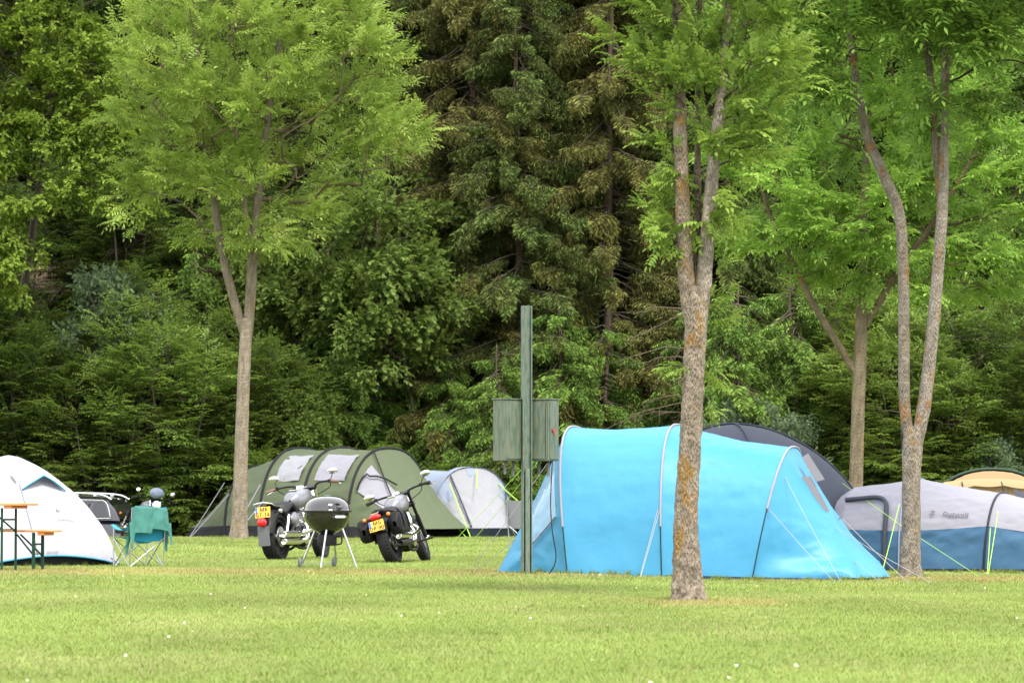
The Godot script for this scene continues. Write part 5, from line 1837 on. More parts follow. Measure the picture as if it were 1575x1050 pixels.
# ------------------------------------------------------------------ kettle grill
func build_grill() -> void:
	var o := foot(503, 38.2)
	var t := thing("kettle_grill", "black kettle barbecue on silver legs beside the silver motorcycle", "grill", o, 12.0)
	var c := 0.675
	var r := 0.275
	var s := Shape.new()
	var prof := []
	for i in 17:
		var a := i / 16.0 * PI * 0.5
		prof.append([r * sin(a), c - 0.262 * pow(cos(a), 0.9)])
	prof.append([r + 0.006, c + 0.004]); prof.append([r - 0.01, c + 0.006])
	s.lathe(prof, 40)
	part("bowl", s, mats.black_enamel, t)
	s = Shape.new()
	prof = []
	prof.append([r - 0.01, c + 0.008]); prof.append([r + 0.01, c + 0.008]); prof.append([r + 0.009, c + 0.022])
	for i in 15:
		var a := i / 14.0 * PI * 0.5
		prof.append([r * 1.0 * pow(cos(a), 0.75) if i < 14 else 0.0, c + 0.025 + 0.165 * sin(a)])
	s.lathe(prof, 40)
	var lid := part("lid", s, mats.black_enamel, t)
	s = Shape.new()
	s.lathe([[0.0, c + 0.196], [0.04, c + 0.195], [0.04, c + 0.19], [0.0, c + 0.19]], 14)
	part("vent", s, mats.steel, lid)
	s = Shape.new()
	s.lathe([[r + 0.012, c + 0.0], [r + 0.016, c + 0.006], [r + 0.012, c + 0.012]], 40)
	part("rim", s, mats.engine_black, t)
	s = Shape.new()     # bowl handle and its pale tag
	s.tube(smooth_path([Vector3(0.02, c - 0.07, 0.262), Vector3(0.03, c - 0.06, 0.33), Vector3(0.18, c - 0.06, 0.28), Vector3(0.19, c - 0.07, 0.205)], 5), 0.012, 8)
	part("handle", s, mats.black_enamel, t)
	s = Shape.new()
	s.bar(Vector3(0.045, c - 0.055, 0.345), Vector3(0.165, c - 0.055, 0.30), 0.006, 0.026)
	part("handle_plate", s, mats.white_plastic, t)
	s = Shape.new()
	s.bar(Vector3(0.08, c + 0.06, 0.268), Vector3(0.15, c + 0.06, 0.236), 0.03, 0.03)
	part("lid_handle", s, mats.grey_plastic, lid)
	# ash pot
	s = Shape.new()
	s.lathe([[0.0, 0.28], [0.1, 0.28], [0.115, 0.29], [0.115, 0.40], [0.09, 0.41], [0.07, 0.425]], 22)
	part("ash_pot", s, mats.engine_black, t)
	s = Shape.new()
	s.tube(smooth_path([Vector3(0.09, 0.385, 0.07), Vector3(0.15, 0.39, 0.09), Vector3(0.155, 0.31, 0.095), Vector3(0.09, 0.29, 0.07)], 4), 0.009, 6)
	part("pot_handle", s, mats.black_metal, t)
	# legs: two bright in front, two behind that end in wheels
	for q in [[-0.03, -0.115, 0.16, 0.26, false], [0.16, 0.325, 0.14, 0.22, false], [-0.12, -0.27, -0.10, -0.16, true], [0.10, 0.15, -0.16, -0.26, true]]:
		s = Shape.new()
		s.rod(Vector3(q[0], 0.48, q[2]), Vector3(q[1], 0.07 if q[4] else 0.0, q[3]), 0.012, 10)
		part("leg", s, mats.steel, t)
		if q[4]:
			s = Shape.new()
			s.lathe([[0.0, -0.018], [0.05, -0.018], [0.07, -0.012], [0.07, 0.012], [0.05, 0.018], [0.0, 0.018]], 18, Transform3D(Basis(Vector3.BACK, PI * 0.5), Vector3(q[1] - 0.03, 0.07, q[3])))
			part("wheel", s, mats.grey_plastic, t)
	s = Shape.new()
	s.rod(Vector3(-0.27, 0.07, -0.16), Vector3(0.15, 0.07, -0.26), 0.005, 6)
	part("axle", s, mats.steel, t)

# ------------------------------------------------------------------ motorcycles (x: forward, z: to the rider's right)
func wheel(t: Node3D, at_: Vector3, r: float, w: float, front: bool, turn := Basis()) -> void:
	var n := Node3D.new()
	n.name = "wheel"
	t.add_child(n, true)
	n.transform = Transform3D(turn, at_)
	var tf := Transform3D(Basis(Vector3.RIGHT, PI * 0.5), Vector3.ZERO)
	var s := Shape.new()
	var prof := []
	for i in 13:
		var a := lerpf(-1.35, 1.35, i / 12.0)
		prof.append([r - 0.085 + 0.085 * pow(cos(a), 0.6), w * 0.5 * sin(a) / sin(1.35)])
	prof.append([r - 0.1, w * 0.38])
	prof.append([r - 0.1, -w * 0.38])
	prof.append(prof[0])
	s.lathe(prof, 44, tf)
	for i in 40:        # tread blocks
		var a := TAU * i / 40.0
		for g in [-1.0, 1.0]:
			var p := Vector3(cos(a) * (r - 0.006), sin(a) * (r - 0.006), g * w * 0.25)
			s.box(p, Vector3(0.012, 0.018, w * 0.2), Basis(Vector3.BACK, a))
	part("tyre", s, mats.rubber, n)
	s = Shape.new()
	s.lathe([[r - 0.1, w * 0.36], [r - 0.125, w * 0.38], [r - 0.14, w * 0.2], [r - 0.14, -w * 0.2], [r - 0.125, -w * 0.38], [r - 0.1, -w * 0.36]], 36, tf)
	for i in 9:
		var a := TAU * i / 9.0
		s.bar(Vector3(cos(a) * 0.04, sin(a) * 0.04, 0), Vector3(cos(a) * (r - 0.13), sin(a) * (r - 0.13), 0), 0.02, 0.022, Vector3(0, 0, 1))
	part("rim", s, mats.engine_black, n)
	s = Shape.new()
	s.lathe([[0.0, -w * 0.4], [0.045, -w * 0.4], [0.05, 0.0], [0.045, w * 0.4], [0.0, w * 0.4]], 16, tf)
	part("hub", s, mats.steel, n)
	s = Shape.new()
	s.lathe([[0.06, w * 0.42], [0.135, w * 0.42], [0.135, w * 0.42 + 0.006], [0.06, w * 0.42 + 0.006]], 26, tf)
	part("brake_disc", s, mats.steel, n)

func mudguard(r: float, w: float, a0: float, a1: float, c: Vector3) -> Shape:
	var s := Shape.new()
	var rows := []
	for j in 21:
		var a := lerpf(a0, a1, j / 20.0)
		var row := []
		for k in 9:
			var u := k / 8.0 * 2.0 - 1.0
			var rr := r - 0.055 * pow(absf(u), 3.0)
			row.append(c + Vector3(cos(a) * rr, sin(a) * rr, u * w * 0.5))
		rows.append(row)
	s.grid(rows, false, true)
	return s

func motorcycle(label: String, where: Vector3, turn: float, lean: float, steer: float, kind: int) -> Node3D:
	var root := thing("motorcycle", label, "motorcycle", where, turn)
	var t := root
	root.basis = Basis(Vector3.UP, deg_to_rad(turn)) * Basis(Vector3.RIGHT, deg_to_rad(-lean))
	var R := Vector3(0, 0.325, 0)
	var Fw := Vector3(1.62, 0.325, 0)
	var head := Vector3(1.29, 0.93, 0)
	var st := Basis(Vector3(-0.45, 0.89, 0).normalized(), deg_to_rad(steer))
	var paint: Material = mats.silver_paint
	wheel(t, R, 0.325, 0.2 if kind == 0 else 0.17, false)
	var fw := head + st * (Fw - head)
	wheel(t, fw, 0.325, 0.13, true, st)
	# mudguards
	if kind == 0:
		part("rear_mudguard", mudguard(0.375, 0.23, 0.5, 3.0, R), mats.engine_black, t)
		var s := Shape.new()
		s.box(Vector3(-0.385, 0.34, 0), Vector3(0.012, 0.26, 0.16), Basis(Vector3.BACK, 0.04))
		part("mudflap", s, paint, t)
	else:
		part("rear_mudguard", mudguard(0.375, 0.2, 0.4, 2.75, R), mats.engine_black, t)
	var mg := part("front_mudguard", mudguard(0.355, 0.16, 0.25, 2.6, Vector3.ZERO), paint if kind != 1 else mats.engine_black, t)
	mg.transform = Transform3D(st, fw)
	# frame
	var s := Shape.new()
	for g in [-1.0, 1.0]:
		s.tube(smooth_path([Vector3(0, 0.33, g * 0.14), Vector3(0.3, 0.42, g * 0.14), Vector3(0.45, 0.58, g * 0.12), Vector3(0.7, 0.72, g * 0.06), Vector3(1.25, 0.9, g * 0.02)], 4), 0.02, 7)
		s.tube(smooth_path([Vector3(0.32, 0.4, g * 0.13), Vector3(0.4, 0.2, g * 0.13), Vector3(0.85, 0.17, g * 0.12), Vector3(1.12, 0.36, g * 0.1), Vector3(1.25, 0.82, g * 0.03)], 4), 0.019, 7)
		s.tube([Vector3(-0.02, 0.36, g * 0.15), Vector3(0.16, 0.62, g * 0.14)], 0.022, 7)
	part("frame", s, mats.engine_black, t)
	for g in [-1.0, 1.0]:
		s = Shape.new()
		s.rod(Vector3(-0.02, 0.34, g * 0.17), Vector3(0.13, 0.6, g * 0.165), 0.022, 10)
		part("shock_absorber", s, mats.chrome, t)
	# engine
	s = Shape.new()
	s.box(Vector3(0.72, 0.33, 0), Vector3(0.52, 0.24, 0.24))
	s.ball(Vector3(0.52, 0.34, 0.0), Vector3(0.17, 0.14, 0.15))
	s.ball(Vector3(0.88, 0.32, 0.0), Vector3(0.17, 0.15, 0.16))
	part("crankcase", s, mats.engine_black, t)
	for g in [-1.0, 1.0]:
		s = Shape.new()
		var b := Basis(Vector3.BACK, -g * 0.36)
		for k in 8:
			s.lathe([[0.0, 0.0], [0.1, 0.0], [0.1, 0.014], [0.07, 0.016], [0.07, 0.028]], 14, Transform3D(b, Vector3(0.76 + g * 0.06, 0.42, 0) + b * Vector3(0, k * 0.03, 0)))
		part("cylinder", s, mats.steel if k_even(kind) else mats.engine_black, t)
		s = Shape.new()
		s.ball(Vector3(0.76 + g * 0.16, 0.69, 0.0), Vector3(0.1, 0.045, 0.09), b)
		part("rocker_cover", s, mats.chrome, t)
	s = Shape.new()
	s.lathe([[0.0, 0.0], [0.09, 0.0], [0.11, 0.015], [0.11, 0.04], [0.085, 0.06], [0.0, 0.065]], 20, Transform3D(Basis(Vector3.RIGHT, PI * 0.5), Vector3(0.76, 0.58, 0.13)))
	part("air_cleaner", s, mats.chrome, t)
	s = Shape.new()
	s.lathe([[0.0, 0.0], [0.12, 0.0], [0.125, 0.02], [0.1, 0.045], [0.0, 0.05]], 20, Transform3D(Basis(Vector3.RIGHT, PI * 0.5), Vector3(0.78, 0.33, 0.12)))
	part("timing_cover", s, mats.chrome, t)
	s = Shape.new()
	s.box(Vector3(0.62, 0.32, -0.16), Vector3(0.5, 0.17, 0.08))
	part("primary_cover", s, mats.chrome if kind == 0 else mats.engine_black, t)
	# exhausts along the right side
	for k in 2:
		s = Shape.new()
		var y := 0.25 + 0.095 * k
		s.tube(smooth_path([Vector3(0.68 + 0.26 * k, 0.55, 0.08), Vector3(0.72 + 0.3 * k, 0.46, 0.17), Vector3(0.66 + 0.2 * k, y + 0.06, 0.2), Vector3(0.45, y, 0.205), Vector3(0.3, y, 0.205)], 5), 0.024, 9)
		part("exhaust_pipe", s, mats.chrome, t)
		s = Shape.new()
		s.lathe([[0.0, 0.0], [0.03, 0.0], [0.043, 0.03], [0.043, 0.56], [0.036, 0.58], [0.03, 0.56], [0.0, 0.54]], 16, Transform3D(Basis(Vector3.BACK, PI * 0.5), Vector3(0.36, y, 0.205)))
		part("silencer", s, mats.chrome if kind == 0 else (mats.engine_black if k == 0 else mats.chrome), t)
	# tank and seat
	s = Shape.new()
	var rows := []
	for j in 15:
		var u := j / 14.0
		var x := lerpf(0.62, 1.26, u)
		var wd := 0.155 * pow(sin(PI * clampf(0.12 + u * 0.8, 0.0, 1.0)), 0.6)
		var ht := 0.13 * pow(sin(PI * clampf(0.16 + u * 0.72, 0.0, 1.0)), 0.6)
		if j == 0 or j == 14:
			wd = 0.02; ht = 0.02
		var row := []
		for k in 18:
			var a := TAU * k / 18.0
			row.append(Vector3(x, 0.795 + 0.08 * u + ht * signf(sin(a)) * pow(absf(sin(a)), 0.8), wd * signf(cos(a)) * pow(absf(cos(a)), 0.7)))
		rows.append(row)
	s.grid(rows, true, false)
	part("tank", s, paint, t)
	s = Shape.new()
	s.bar(Vector3(0.74, 0.935, 0), Vector3(1.16, 0.985, 0), 0.11, 0.03)
	s.lathe([[0.0, 0.03], [0.05, 0.03], [0.058, 0.0]], 16, Transform3D(Basis(), Vector3(1.03, 0.98, 0)))
	part("console", s, mats.chrome, t)
	s = Shape.new()
	rows = []
	for j in 15:
		var u := j / 14.0
		var x := lerpf(-0.12 if kind == 0 else -0.22, 0.68, u)
		var y := 0.70 + 0.06 * cos(u * 9.0 + 0.6) * (1.0 - 0.4 * u)
		var wd: float = lerpf(0.10, 0.155, sin(u * PI)) * (0.4 if j == 0 or j == 14 else 1.0)
		var row := []
		for k in 14:
			var a := TAU * k / 14.0
			row.append(Vector3(x, y + 0.055 * sin(a) * (0.3 if j == 0 or j == 14 else 1.0), wd * cos(a)))
		rows.append(row)
	s.grid(rows, true, false)
	part("seat", s, mats.black_leather, t)
	# side covers and oil tank
	for g in [-1.0, 1.0]:
		s = Shape.new()
		s.ball(Vector3(0.44, 0.55, g * 0.12), Vector3(0.14, 0.1, 0.05))
		part("side_cover", s, paint if kind == 0 else mats.engine_black, t)
	# fork, lamp, bars
	for g in [-1.0, 1.0]:
		s = Shape.new()
		s.rod(head + st * (Fw + Vector3(0, 0, g * 0.105) - head), head + st * (Vector3(1.44, 0.65, g * 0.105) - head), 0.03, 10)
		part("fork_leg", s, mats.chrome if kind != 1 else mats.engine_black, t)
		s = Shape.new()
		s.rod(head + st * (Vector3(1.45, 0.63, g * 0.105) - head), head + st * (Vector3(1.27, 0.99, g * 0.105) - head), 0.022, 10)
		part("fork_tube", s, mats.chrome if kind != 1 else mats.black_metal, t)
	s = Shape.new()
	s.box(head + st * Vector3(-0.015, 0.05, 0), Vector3(0.09, 0.04, 0.27), st * Basis(Vector3.BACK, 0.45))
	s.box(head + st * Vector3(0.07, -0.12, 0), Vector3(0.09, 0.04, 0.27), st * Basis(Vector3.BACK, 0.45))
	part("fork_clamp", s, mats.black_metal, t)
	s = Shape.new()
	var lb := st * Basis(Vector3.BACK, -PI * 0.5)
	s.lathe([[0.0, -0.13], [0.05, -0.12], [0.085, -0.06], [0.095, 0.0], [0.095, 0.03], [0.088, 0.035]], 22, Transform3D(lb, head + st * Vector3(0.16, -0.06, 0)))
	var lamp := part("headlight", s, mats.chrome, t)
	s = Shape.new()
	s.lathe([[0.09, 0.032], [0.06, 0.045], [0.0, 0.05]], 22, Transform3D(lb, head + st * Vector3(0.16, -0.06, 0)))
	part("lens", s, mats.lamp_glass, lamp)
	var bw := 0.50 if kind == 0 else 0.46
	var by := 1.02 if kind != 1 else 1.0
	var hp := []
	for q in [[-bw, -0.20, by - 0.03], [-bw * 0.74, -0.14, by], [-bw * 0.36, -0.02, by + 0.005], [-bw * 0.14, 0.02, by - 0.07], [bw * 0.14, 0.02, by - 0.07], [bw * 0.36, -0.02, by + 0.005], [bw * 0.74, -0.14, by], [bw, -0.20, by - 0.03]]:
		hp.append(head + st * (Vector3(1.25 + q[1], q[2] if kind != 1 else 1.0 + (q[2] - 1.0) * 0.4, q[0]) - head))
	s = Shape.new()
	s.tube(smooth_path(hp, 5), 0.015, 8)
	part("handlebar", s, mats.black_metal, t)
	for g in [0, 1]:
		var e: Vector3 = hp[0] if g == 0 else hp[7]
		var i: Vector3 = hp[1] if g == 0 else hp[6]
		var dir := (e - i).normalized()
		s = Shape.new()
		s.rod(e - dir * 0.12, e + dir * 0.01, 0.02, 10)
		part("grip", s, mats.brown_grip if kind == 0 else mats.rubber_grip, t)
		s = Shape.new()
		s.box(e - dir * 0.145, Vector3(0.05, 0.045, 0.045))
		part("switchgear", s, mats.black_metal, t)
		s = Shape.new()
		s.tube([e - dir * 0.14 + Vector3(0.03, 0, 0), e - dir * 0.06 + Vector3(0.075, -0.015, 0), e + dir * 0.02 + Vector3(0.07, -0.025, 0)], 0.008, 6)
		part("lever", s, mats.chrome if kind == 0 else mats.black_metal, t)
		var sg := -1.0 if g == 0 else 1.0
		var m := e - dir * 0.14
		var mh := m + Vector3(0.03, 0.135 if g == 1 or kind != 1 else 0.06, sg * (0.04 if kind != 1 else 0.09))
		s = Shape.new()
		s.tube(smooth_path([m, m + Vector3(0.03, 0.06, sg * 0.02), mh], 3), 0.006, 6)
		part("mirror_stalk", s, mats.black_metal, t)
		s = Shape.new()
		s.ball(mh, Vector3(0.018, 0.042, 0.075) if kind != 2 else Vector3(0.02, 0.05, 0.05), Basis(Vector3.BACK, 0.1))
		var mir := part("mirror", s, mats.chrome, t)
		s = Shape.new()
		s.ball(mh + Vector3(-0.012, 0, 0), Vector3(0.009, 0.036, 0.066) if kind != 2 else Vector3(0.009, 0.042, 0.042), Basis(Vector3.BACK, 0.1))
		part("mirror_glass", s, mats.chrome, mir)
		s = Shape.new()      # control cables
		s.tube(smooth_path([m, m + Vector3(0.12, -0.08, -sg * 0.06), head + Vector3(0.1, -0.1, sg * 0.04), head + Vector3(-0.05, -0.35, sg * 0.06)], 5), 0.006, 5)
		part("cable", s, mats.rubber, t)
	# pegs, stand, indicators
	for g in [-1.0, 1.0]:
		s = Shape.new()
		s.rod(Vector3(0.98, 0.27, g * 0.13), Vector3(0.98, 0.27, g * 0.36), 0.016, 8)
		part("footpeg", s, mats.rubber_grip, t)
		s = Shape.new()
		s.tube([Vector3(0.98, 0.27, g * 0.2), Vector3(1.1, 0.28, g * 0.22), Vector3(1.12, 0.32, g * 0.28)], 0.01, 6)
		part("pedal", s, mats.chrome, t)
		s = Shape.new()
		s.ball(Vector3(-0.16 if kind == 0 else -0.3, 0.66, g * 0.17), Vector3(0.03, 0.028, 0.028))
		var ind := part("indicator", s, mats.chrome if kind == 0 else mats.amber_lens, t)
		s = Shape.new()
		s.rod(Vector3(-0.15 if kind == 0 else -0.28, 0.65, g * 0.08), Vector3(-0.15 if kind == 0 else -0.28, 0.655, g * 0.16), 0.008, 6)
		part("stem", s, mats.black_metal, ind)
	s = Shape.new()
	s.tube([Vector3(0.62, 0.2, -0.12), Vector3(0.56, 0.1 + 0.0, -0.2), Vector3(0.53, 0.325 - 0.325 / cos(deg_to_rad(lean)) + 0.27 * tan(deg_to_rad(lean)) * -1.0 + 0.012, -0.27)], 0.012, 7)
	part("side_stand", s, mats.black_metal, t)
	return root

func k_even(k: int) -> bool:
	return k != 1

func number_plate(t: Node3D, where: Vector3, b: Basis, top: String, bottom: String) -> void:
	var n := Node3D.new()
	n.name = "number_plate"
	t.add_child(n, true)
	n.transform = Transform3D(b, where)
	var s := Shape.new()
	s.box(Vector3.ZERO, Vector3(0.21, 0.143, 0.004))
	part("plate", s, mats.plate_yellow, n)
	s = Shape.new()
	s.box(Vector3(-0.088, 0.028, 0.003), Vector3(0.03, 0.082, 0.003))
	part("country_band", s, mats.plate_blue, n)
	words(n, "lettering", top, 0.075, Vector3(0.015, 0.034, 0.004), Basis(), mats.plate_black, true)
	words(n, "lettering", bottom, 0.075, Vector3(0.0, -0.036, 0.004), Basis(), mats.plate_black, true)

func build_motorcycles() -> void:
	var back := Basis(Vector3.UP, -PI * 0.5)     # turns a sign to face the rear
	var t := motorcycle("silver cruiser motorcycle with a grey mudflap and chrome exhausts beside the kettle barbecue", foot(426, 43.0), 72.0, 5.0, 8.0, 0)
	number_plate(t, Vector3(-0.36, 0.655, 0.0), back * Basis(Vector3.RIGHT, -0.2), "MK", "GT-14")
	var s := Shape.new()
	s.lathe([[0.0, 0.07], [0.035, 0.066], [0.058, 0.045], [0.062, 0.0], [0.05, -0.04]], 18, Transform3D(Basis(Vector3.BACK, PI * 0.5), Vector3(-0.40, 0.52, 0.0)))
	part("tail_light", s, mats.red_lens, t)
	s = Shape.new()
	s.tube(smooth_path([Vector3(0.06, 0.73, 0.13), Vector3(-0.2, 0.73, 0.13), Vector3(-0.36, 0.76, 0.12), Vector3(-0.36, 0.78, 0.0), Vector3(-0.36, 0.76, -0.12), Vector3(-0.2, 0.73, -0.13), Vector3(0.06, 0.73, -0.13)], 4), 0.008, 6)
	part("rack_rail", s, mats.chrome, t)
	s = Shape.new()
	s.box(Vector3(-0.325, 0.60, 0), Vector3(0.03, 0.22, 0.12))
	part("plate_bracket", s, mats.black_metal, t)

	t = motorcycle("black cruiser motorcycle with leather saddlebags leaning on its side stand", foot(608, 41.0), 77.0, 16.0, 8.0, 1)
	t.scale = Vector3.ONE * 0.94
	number_plate(t, Vector3(-0.405, 0.545, 0.0), back * Basis(Vector3.RIGHT, -0.25), "MG", "DP-90")
	s = Shape.new()
	s.ball(Vector3(-0.37, 0.66, 0), Vector3(0.05, 0.042, 0.085))
	part("tail_light", s, mats.red_lens, t)
	s = Shape.new()
	s.box(Vector3(-0.34, 0.715, 0), Vector3(0.07, 0.012, 0.11), Basis(Vector3.BACK, 0.25))
	part("tail_trim", s, mats.chrome, t)
	for g in [-1.0, 1.0]:
		s = Shape.new()
		var rows := []
		for j in 13:
			var u := j / 12.0
			var x := lerpf(-0.30, 0.22, u)
			var f := 0.25 if j == 0 or j == 12 else 1.0
			var row := []
			for k in 20:
				var a := TAU * k / 20.0
				var q := Vector3(x, 0.51 + 0.035 * u + 0.15 * f * signf(sin(a)) * pow(absf(sin(a)), 0.55), g * 0.22 + 0.085 * f * signf(cos(a)) * pow(absf(cos(a)), 0.55))
				q += Vector3(0, 0.010, 0.012) * n1.get_noise_3d(q.x * 7.0, q.y * 7.0, q.z * 7.0)
				row.append(q)
			rows.append(row)
		s.grid(rows, true, false)
		var bag := part("saddlebag", s, mats.black_leather, t)
		for x in [-0.16, 0.08]:
			s = Shape.new()
			s.tube(smooth_path([Vector3(x, 0.665, g * 0.16), Vector3(x, 0.67, g * 0.28), Vector3(x, 0.62, g * 0.313), Vector3(x, 0.44, g * 0.313)], 3), 0.010, 5)
			part("strap", s, mats.black_leather, bag)
	s = Shape.new()
	s.tube(smooth_path([Vector3(0.12, 0.7, 0.14), Vector3(-0.1, 0.73, 0.1), Vector3(-0.24, 0.74, 0.0), Vector3(-0.1, 0.73, -0.1), Vector3(0.12, 0.7, -0.14)], 4), 0.02, 6)
	part("saddlebag_yoke", s, mats.black_leather, t)

	t = motorcycle("motorcycle with a bundle on its handlebar beyond the bright blue camping chair", foot(194, 70.4), -64.0, 12.0, -8.0, 2)
	s = Shape.new()
	var rows2 := []
	for i in 10:
		var e := PI * i / 9.0 - PI / 2
		var row := []
		for k in 14:
			var a := TAU * k / 14.0
			var q := Vector3(cos(a) * cos(e) * 0.12, sin(e) * 0.11, sin(a) * cos(e) * 0.16)
			row.append(Vector3(1.34, 1.13, 0.02) + q * (1.0 + 0.2 * n1.get_noise_3d(q.x * 14.0, q.y * 14.0, q.z * 14.0)))
		rows2.append(row)
	s.grid(rows2, true, false)
	part("bundle", s, mats.steel_cloth, t)

# ------------------------------------------------------------------ car (x: forward, z: to its right)
func build_car() -> void:
	var o := foot(66, 74.4)
	var t := thing("parked_car", "black estate car with silver roof rails behind the white dome tent", "car", o, 168.0)
	# body below the windows: stations along x with half width and top height
	var secs := []
	for q in [[-2.28, 0.70, 0.55, 0.72], [-2.25, 0.80, 0.38, 0.88], [-2.1, 0.87, 0.28, 0.93], [-1.4, 0.90, 0.24, 0.95], [-0.4, 0.91, 0.22, 0.93], [0.6, 0.91, 0.22, 0.91], [1.1, 0.90, 0.23, 0.89], [1.6, 0.88, 0.24, 0.85], [2.1, 0.82, 0.26, 0.76], [2.3, 0.68, 0.34, 0.66], [2.36, 0.55, 0.45, 0.58]]:
		var row := []
		for k in 21:
			var u := k / 20.0
			var a := PI * u
			var y: float = lerpf(q[2], q[3], pow(sin(a), 0.35))
			var z: float = q[1] * signf(cos(a)) * pow(absf(cos(a)), 0.3)
			row.append(Vector3(q[0], y, z * (1.0 - 0.05 * (y - q[2]))))
		secs.append(row)
	var s := Shape.new()
	s.grid(secs, false, true)
	for e in [0, secs.size() - 1]:
		var m := Vector3.ZERO
		for p in secs[e]:
			m += p / secs[e].size()
		for k in 20:
			s.tri(m, secs[e][k], secs[e][k + 1])
	part("body", s, mats.car_paint, t)
	# cabin
	var roof := []
	for q in [[-2.12, 0.78, 0.93, 0.95], [-1.95, 0.74, 0.94, 1.22], [-1.72, 0.68, 0.94, 1.41], [-1.3, 0.65, 0.94, 1.465], [-0.5, 0.64, 0.92, 1.48], [0.2, 0.63, 0.91, 1.46], [0.55, 0.64, 0.90, 1.38], [0.95, 0.70, 0.90, 1.12], [1.3, 0.78, 0.88, 0.90]]:
		var row := []
		for k in 17:
			var a := PI * k / 16.0
			var y: float = lerpf(q[2] - 0.03, q[3], pow(sin(a), 0.45))
			var narrow: float = lerpf(0.84, q[1], clampf((y - 0.9) / 0.55, 0.0, 1.0))
			row.append(Vector3(q[0], y, narrow * signf(cos(a)) * pow(absf(cos(a)), 0.28)))
		roof.append(row)
	s = Shape.new()
	s.grid(roof, false, true)
	part("cabin", s, mats.car_paint, t)
	for g in [-1.0, 1.0]:
		for q in [[[-1.86, 0.97], [-1.38, 0.97], [-1.48, 1.33], [-1.70, 1.30]], [[-1.28, 0.97], [-1.05, 0.97], [-1.05, 1.34], [-1.38, 1.34]], [[-1.02, 0.97], [-0.28, 0.96], [-0.28, 1.36], [-1.02, 1.345]], [[-0.18, 0.96], [0.85, 0.95], [0.42, 1.32], [-0.18, 1.36]]]:
			s = Shape.new()
			var c := []
			for p in q:
				c.append(Vector3(p[0], p[1], g * (lerpf(0.84, 0.66, clampf((p[1] - 0.9) / 0.55, 0.0, 1.0)) + 0.012)))
			s.quad(c[0], c[1], c[2], c[3])
			part("side_window", s, mats.dark_glass, t)
		s = Shape.new()
		s.tube([Vector3(-1.92, 0.955, g * 0.86), Vector3(-0.3, 0.945, g * 0.862), Vector3(0.95, 0.93, g * 0.86)], 0.010, 6)
		part("window_trim", s, mats.chrome, t)
		s = Shape.new()
		s.tube(smooth_path([Vector3(-1.9, 1.0, g * 0.84), Vector3(-1.74, 1.32, g * 0.695), Vector3(-1.4, 1.37, g * 0.675), Vector3(-0.3, 1.385, g * 0.672), Vector3(0.4, 1.345, g * 0.685), Vector3(0.9, 0.97, g * 0.86)], 4), 0.009, 6)
		part("window_trim", s, mats.chrome, t)
		s = Shape.new()
		s.tube(smooth_path([Vector3(-1.85, 1.38, g * 0.62), Vector3(-1.6, 1.485, g * 0.6), Vector3(-1.0, 1.525, g * 0.58), Vector3(-0.2, 1.53, g * 0.58), Vector3(0.25, 1.49, g * 0.59)], 5), 0.022, 7)
		var rail := part("roof_rail", s, mats.chrome, t)
		for x in [-1.45, -0.6, 0.1]:
			s = Shape.new()
			s.box(Vector3(x, 1.49, g * 0.585), Vector3(0.09, 0.07, 0.03))
			part("rail_foot", s, mats.chrome, rail)
		for x in [-1.42, 1.42]:
			var n := Node3D.new()
			n.name = "wheel"
			t.add_child(n, true)
			n.position = Vector3(x, 0.33, g * 0.80)
			var tf := Transform3D(Basis(Vector3.RIGHT, PI * 0.5), Vector3.ZERO)
			s = Shape.new()
			s.lathe([[0.22, -0.11], [0.31, -0.11], [0.33, -0.08], [0.33, 0.08], [0.31, 0.11], [0.22, 0.11]], 28, tf)
			part("tyre", s, mats.rubber, n)
			s = Shape.new()
			s.lathe([[0.22, -0.1], [0.19, -0.07], [0.05, -0.09], [0.0, -0.09]], 20, tf)
			s.lathe([[0.22, 0.1], [0.19, 0.07], [0.05, 0.09], [0.0, 0.09]], 20, tf)
			part("rim", s, mats.steel, n)
		for x in [-0.85, 0.05]:
			s = Shape.new()
			s.bar(Vector3(x, 0.80, g * 0.912), Vector3(x + 0.18, 0.805, g * 0.912), 0.02, 0.025)
			part("door_handle", s, mats.chrome, t)
		s = Shape.new()
		s.ball(Vector3(0.85, 1.0, g * 0.98), Vector3(0.07, 0.07, 0.11))
		part("wing_mirror", s, mats.car_paint, t)
		s = Shape.new()
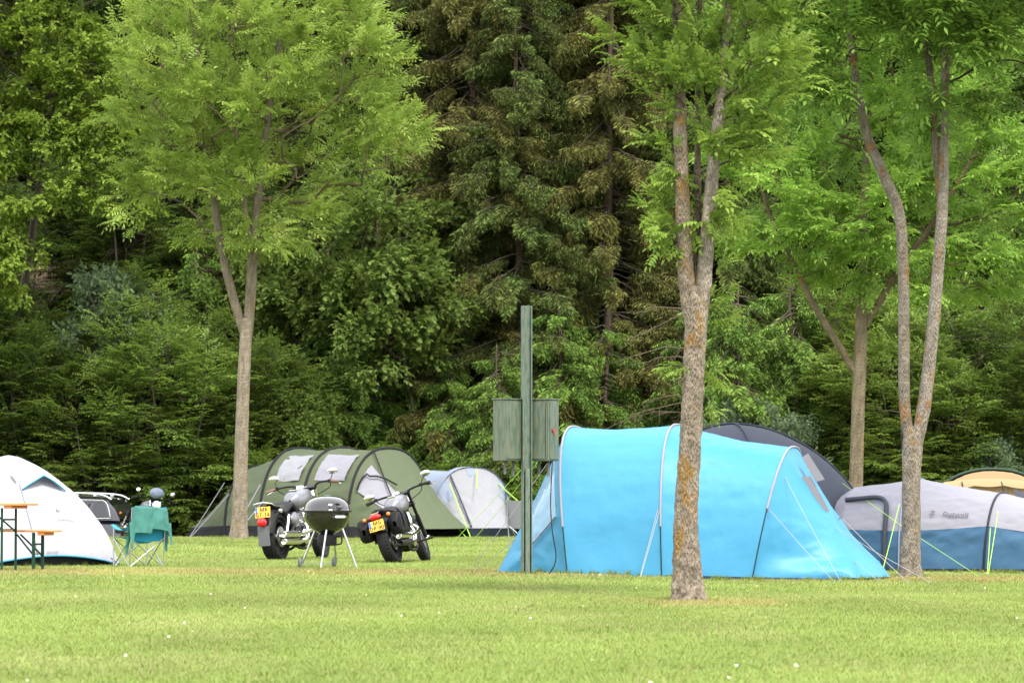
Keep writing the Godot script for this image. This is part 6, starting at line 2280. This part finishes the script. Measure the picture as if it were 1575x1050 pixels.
		s.ball(Vector3(-2.22, 0.78, g * 0.68), Vector3(0.06, 0.09, 0.16))
		part("tail_light", s, mats.red_lens, t)
		s = Shape.new()
		s.ball(Vector3(2.2, 0.66, g * 0.62), Vector3(0.1, 0.06, 0.15))
		part("headlight", s, mats.lamp_glass, t)
	s = Shape.new()
	s.quad(Vector3(-2.115, 0.98, -0.66), Vector3(-2.115, 0.98, 0.66), Vector3(-1.80, 1.38, 0.58), Vector3(-1.80, 1.38, -0.58))
	part("rear_window", s, mats.dark_glass, t)
	s = Shape.new()
	s.quad(Vector3(1.24, 0.96, -0.68), Vector3(1.24, 0.96, 0.68), Vector3(0.62, 1.38, 0.56), Vector3(0.62, 1.38, -0.56))
	part("windscreen", s, mats.dark_glass, t)

# ------------------------------------------------------------------ small things
func build_small_things() -> void:
	# daisies and clover heads in the grass
	rng.seed = 99
	var s := Shape.new()
	for k in 9:
		var a := TAU * k / 9.0
		var b := a + 0.5
		s.tri(Vector3(0, 0.001, 0), Vector3(cos(a) * 0.011, 0.003, sin(a) * 0.011), Vector3(cos(b) * 0.011, 0.003, sin(b) * 0.011))
	s.color = Color(0.9, 0.6, 0.05)
	s.ball(Vector3(0, 0.002, 0), Vector3(0.004, 0.003, 0.004), Basis(), 6, 4)
	var petal: StandardMaterial3D = mats.petal
	petal.vertex_color_use_as_albedo = true
	var list := []
	for i in 130:
		var d := rnd(14.0, 66.0)
		var cl := n2.get_noise_2d(d * 0.7, i * 0.013)
		var x := rnd(-1, 1) * d * 0.165
		if n1.get_noise_2d(x * 0.8, d * 0.5) < 0.05:
			continue
		var tint := Color(1, 1, 1)
		list.append([Transform3D(Basis(Vector3(1, 0, 0), rnd(0.1, 0.9)).rotated(Vector3.UP, rnd(-0.6, 0.6)) * rnd(0.45, 0.85), Vector3(x, ground_y(x, -d) + rnd(0.03, 0.05), -d)), tint])
	var root := scatter("daisies", s.mesh(petal), list, self)
	tag(root, "tiny white daisies scattered through the mown grass", "flowers")
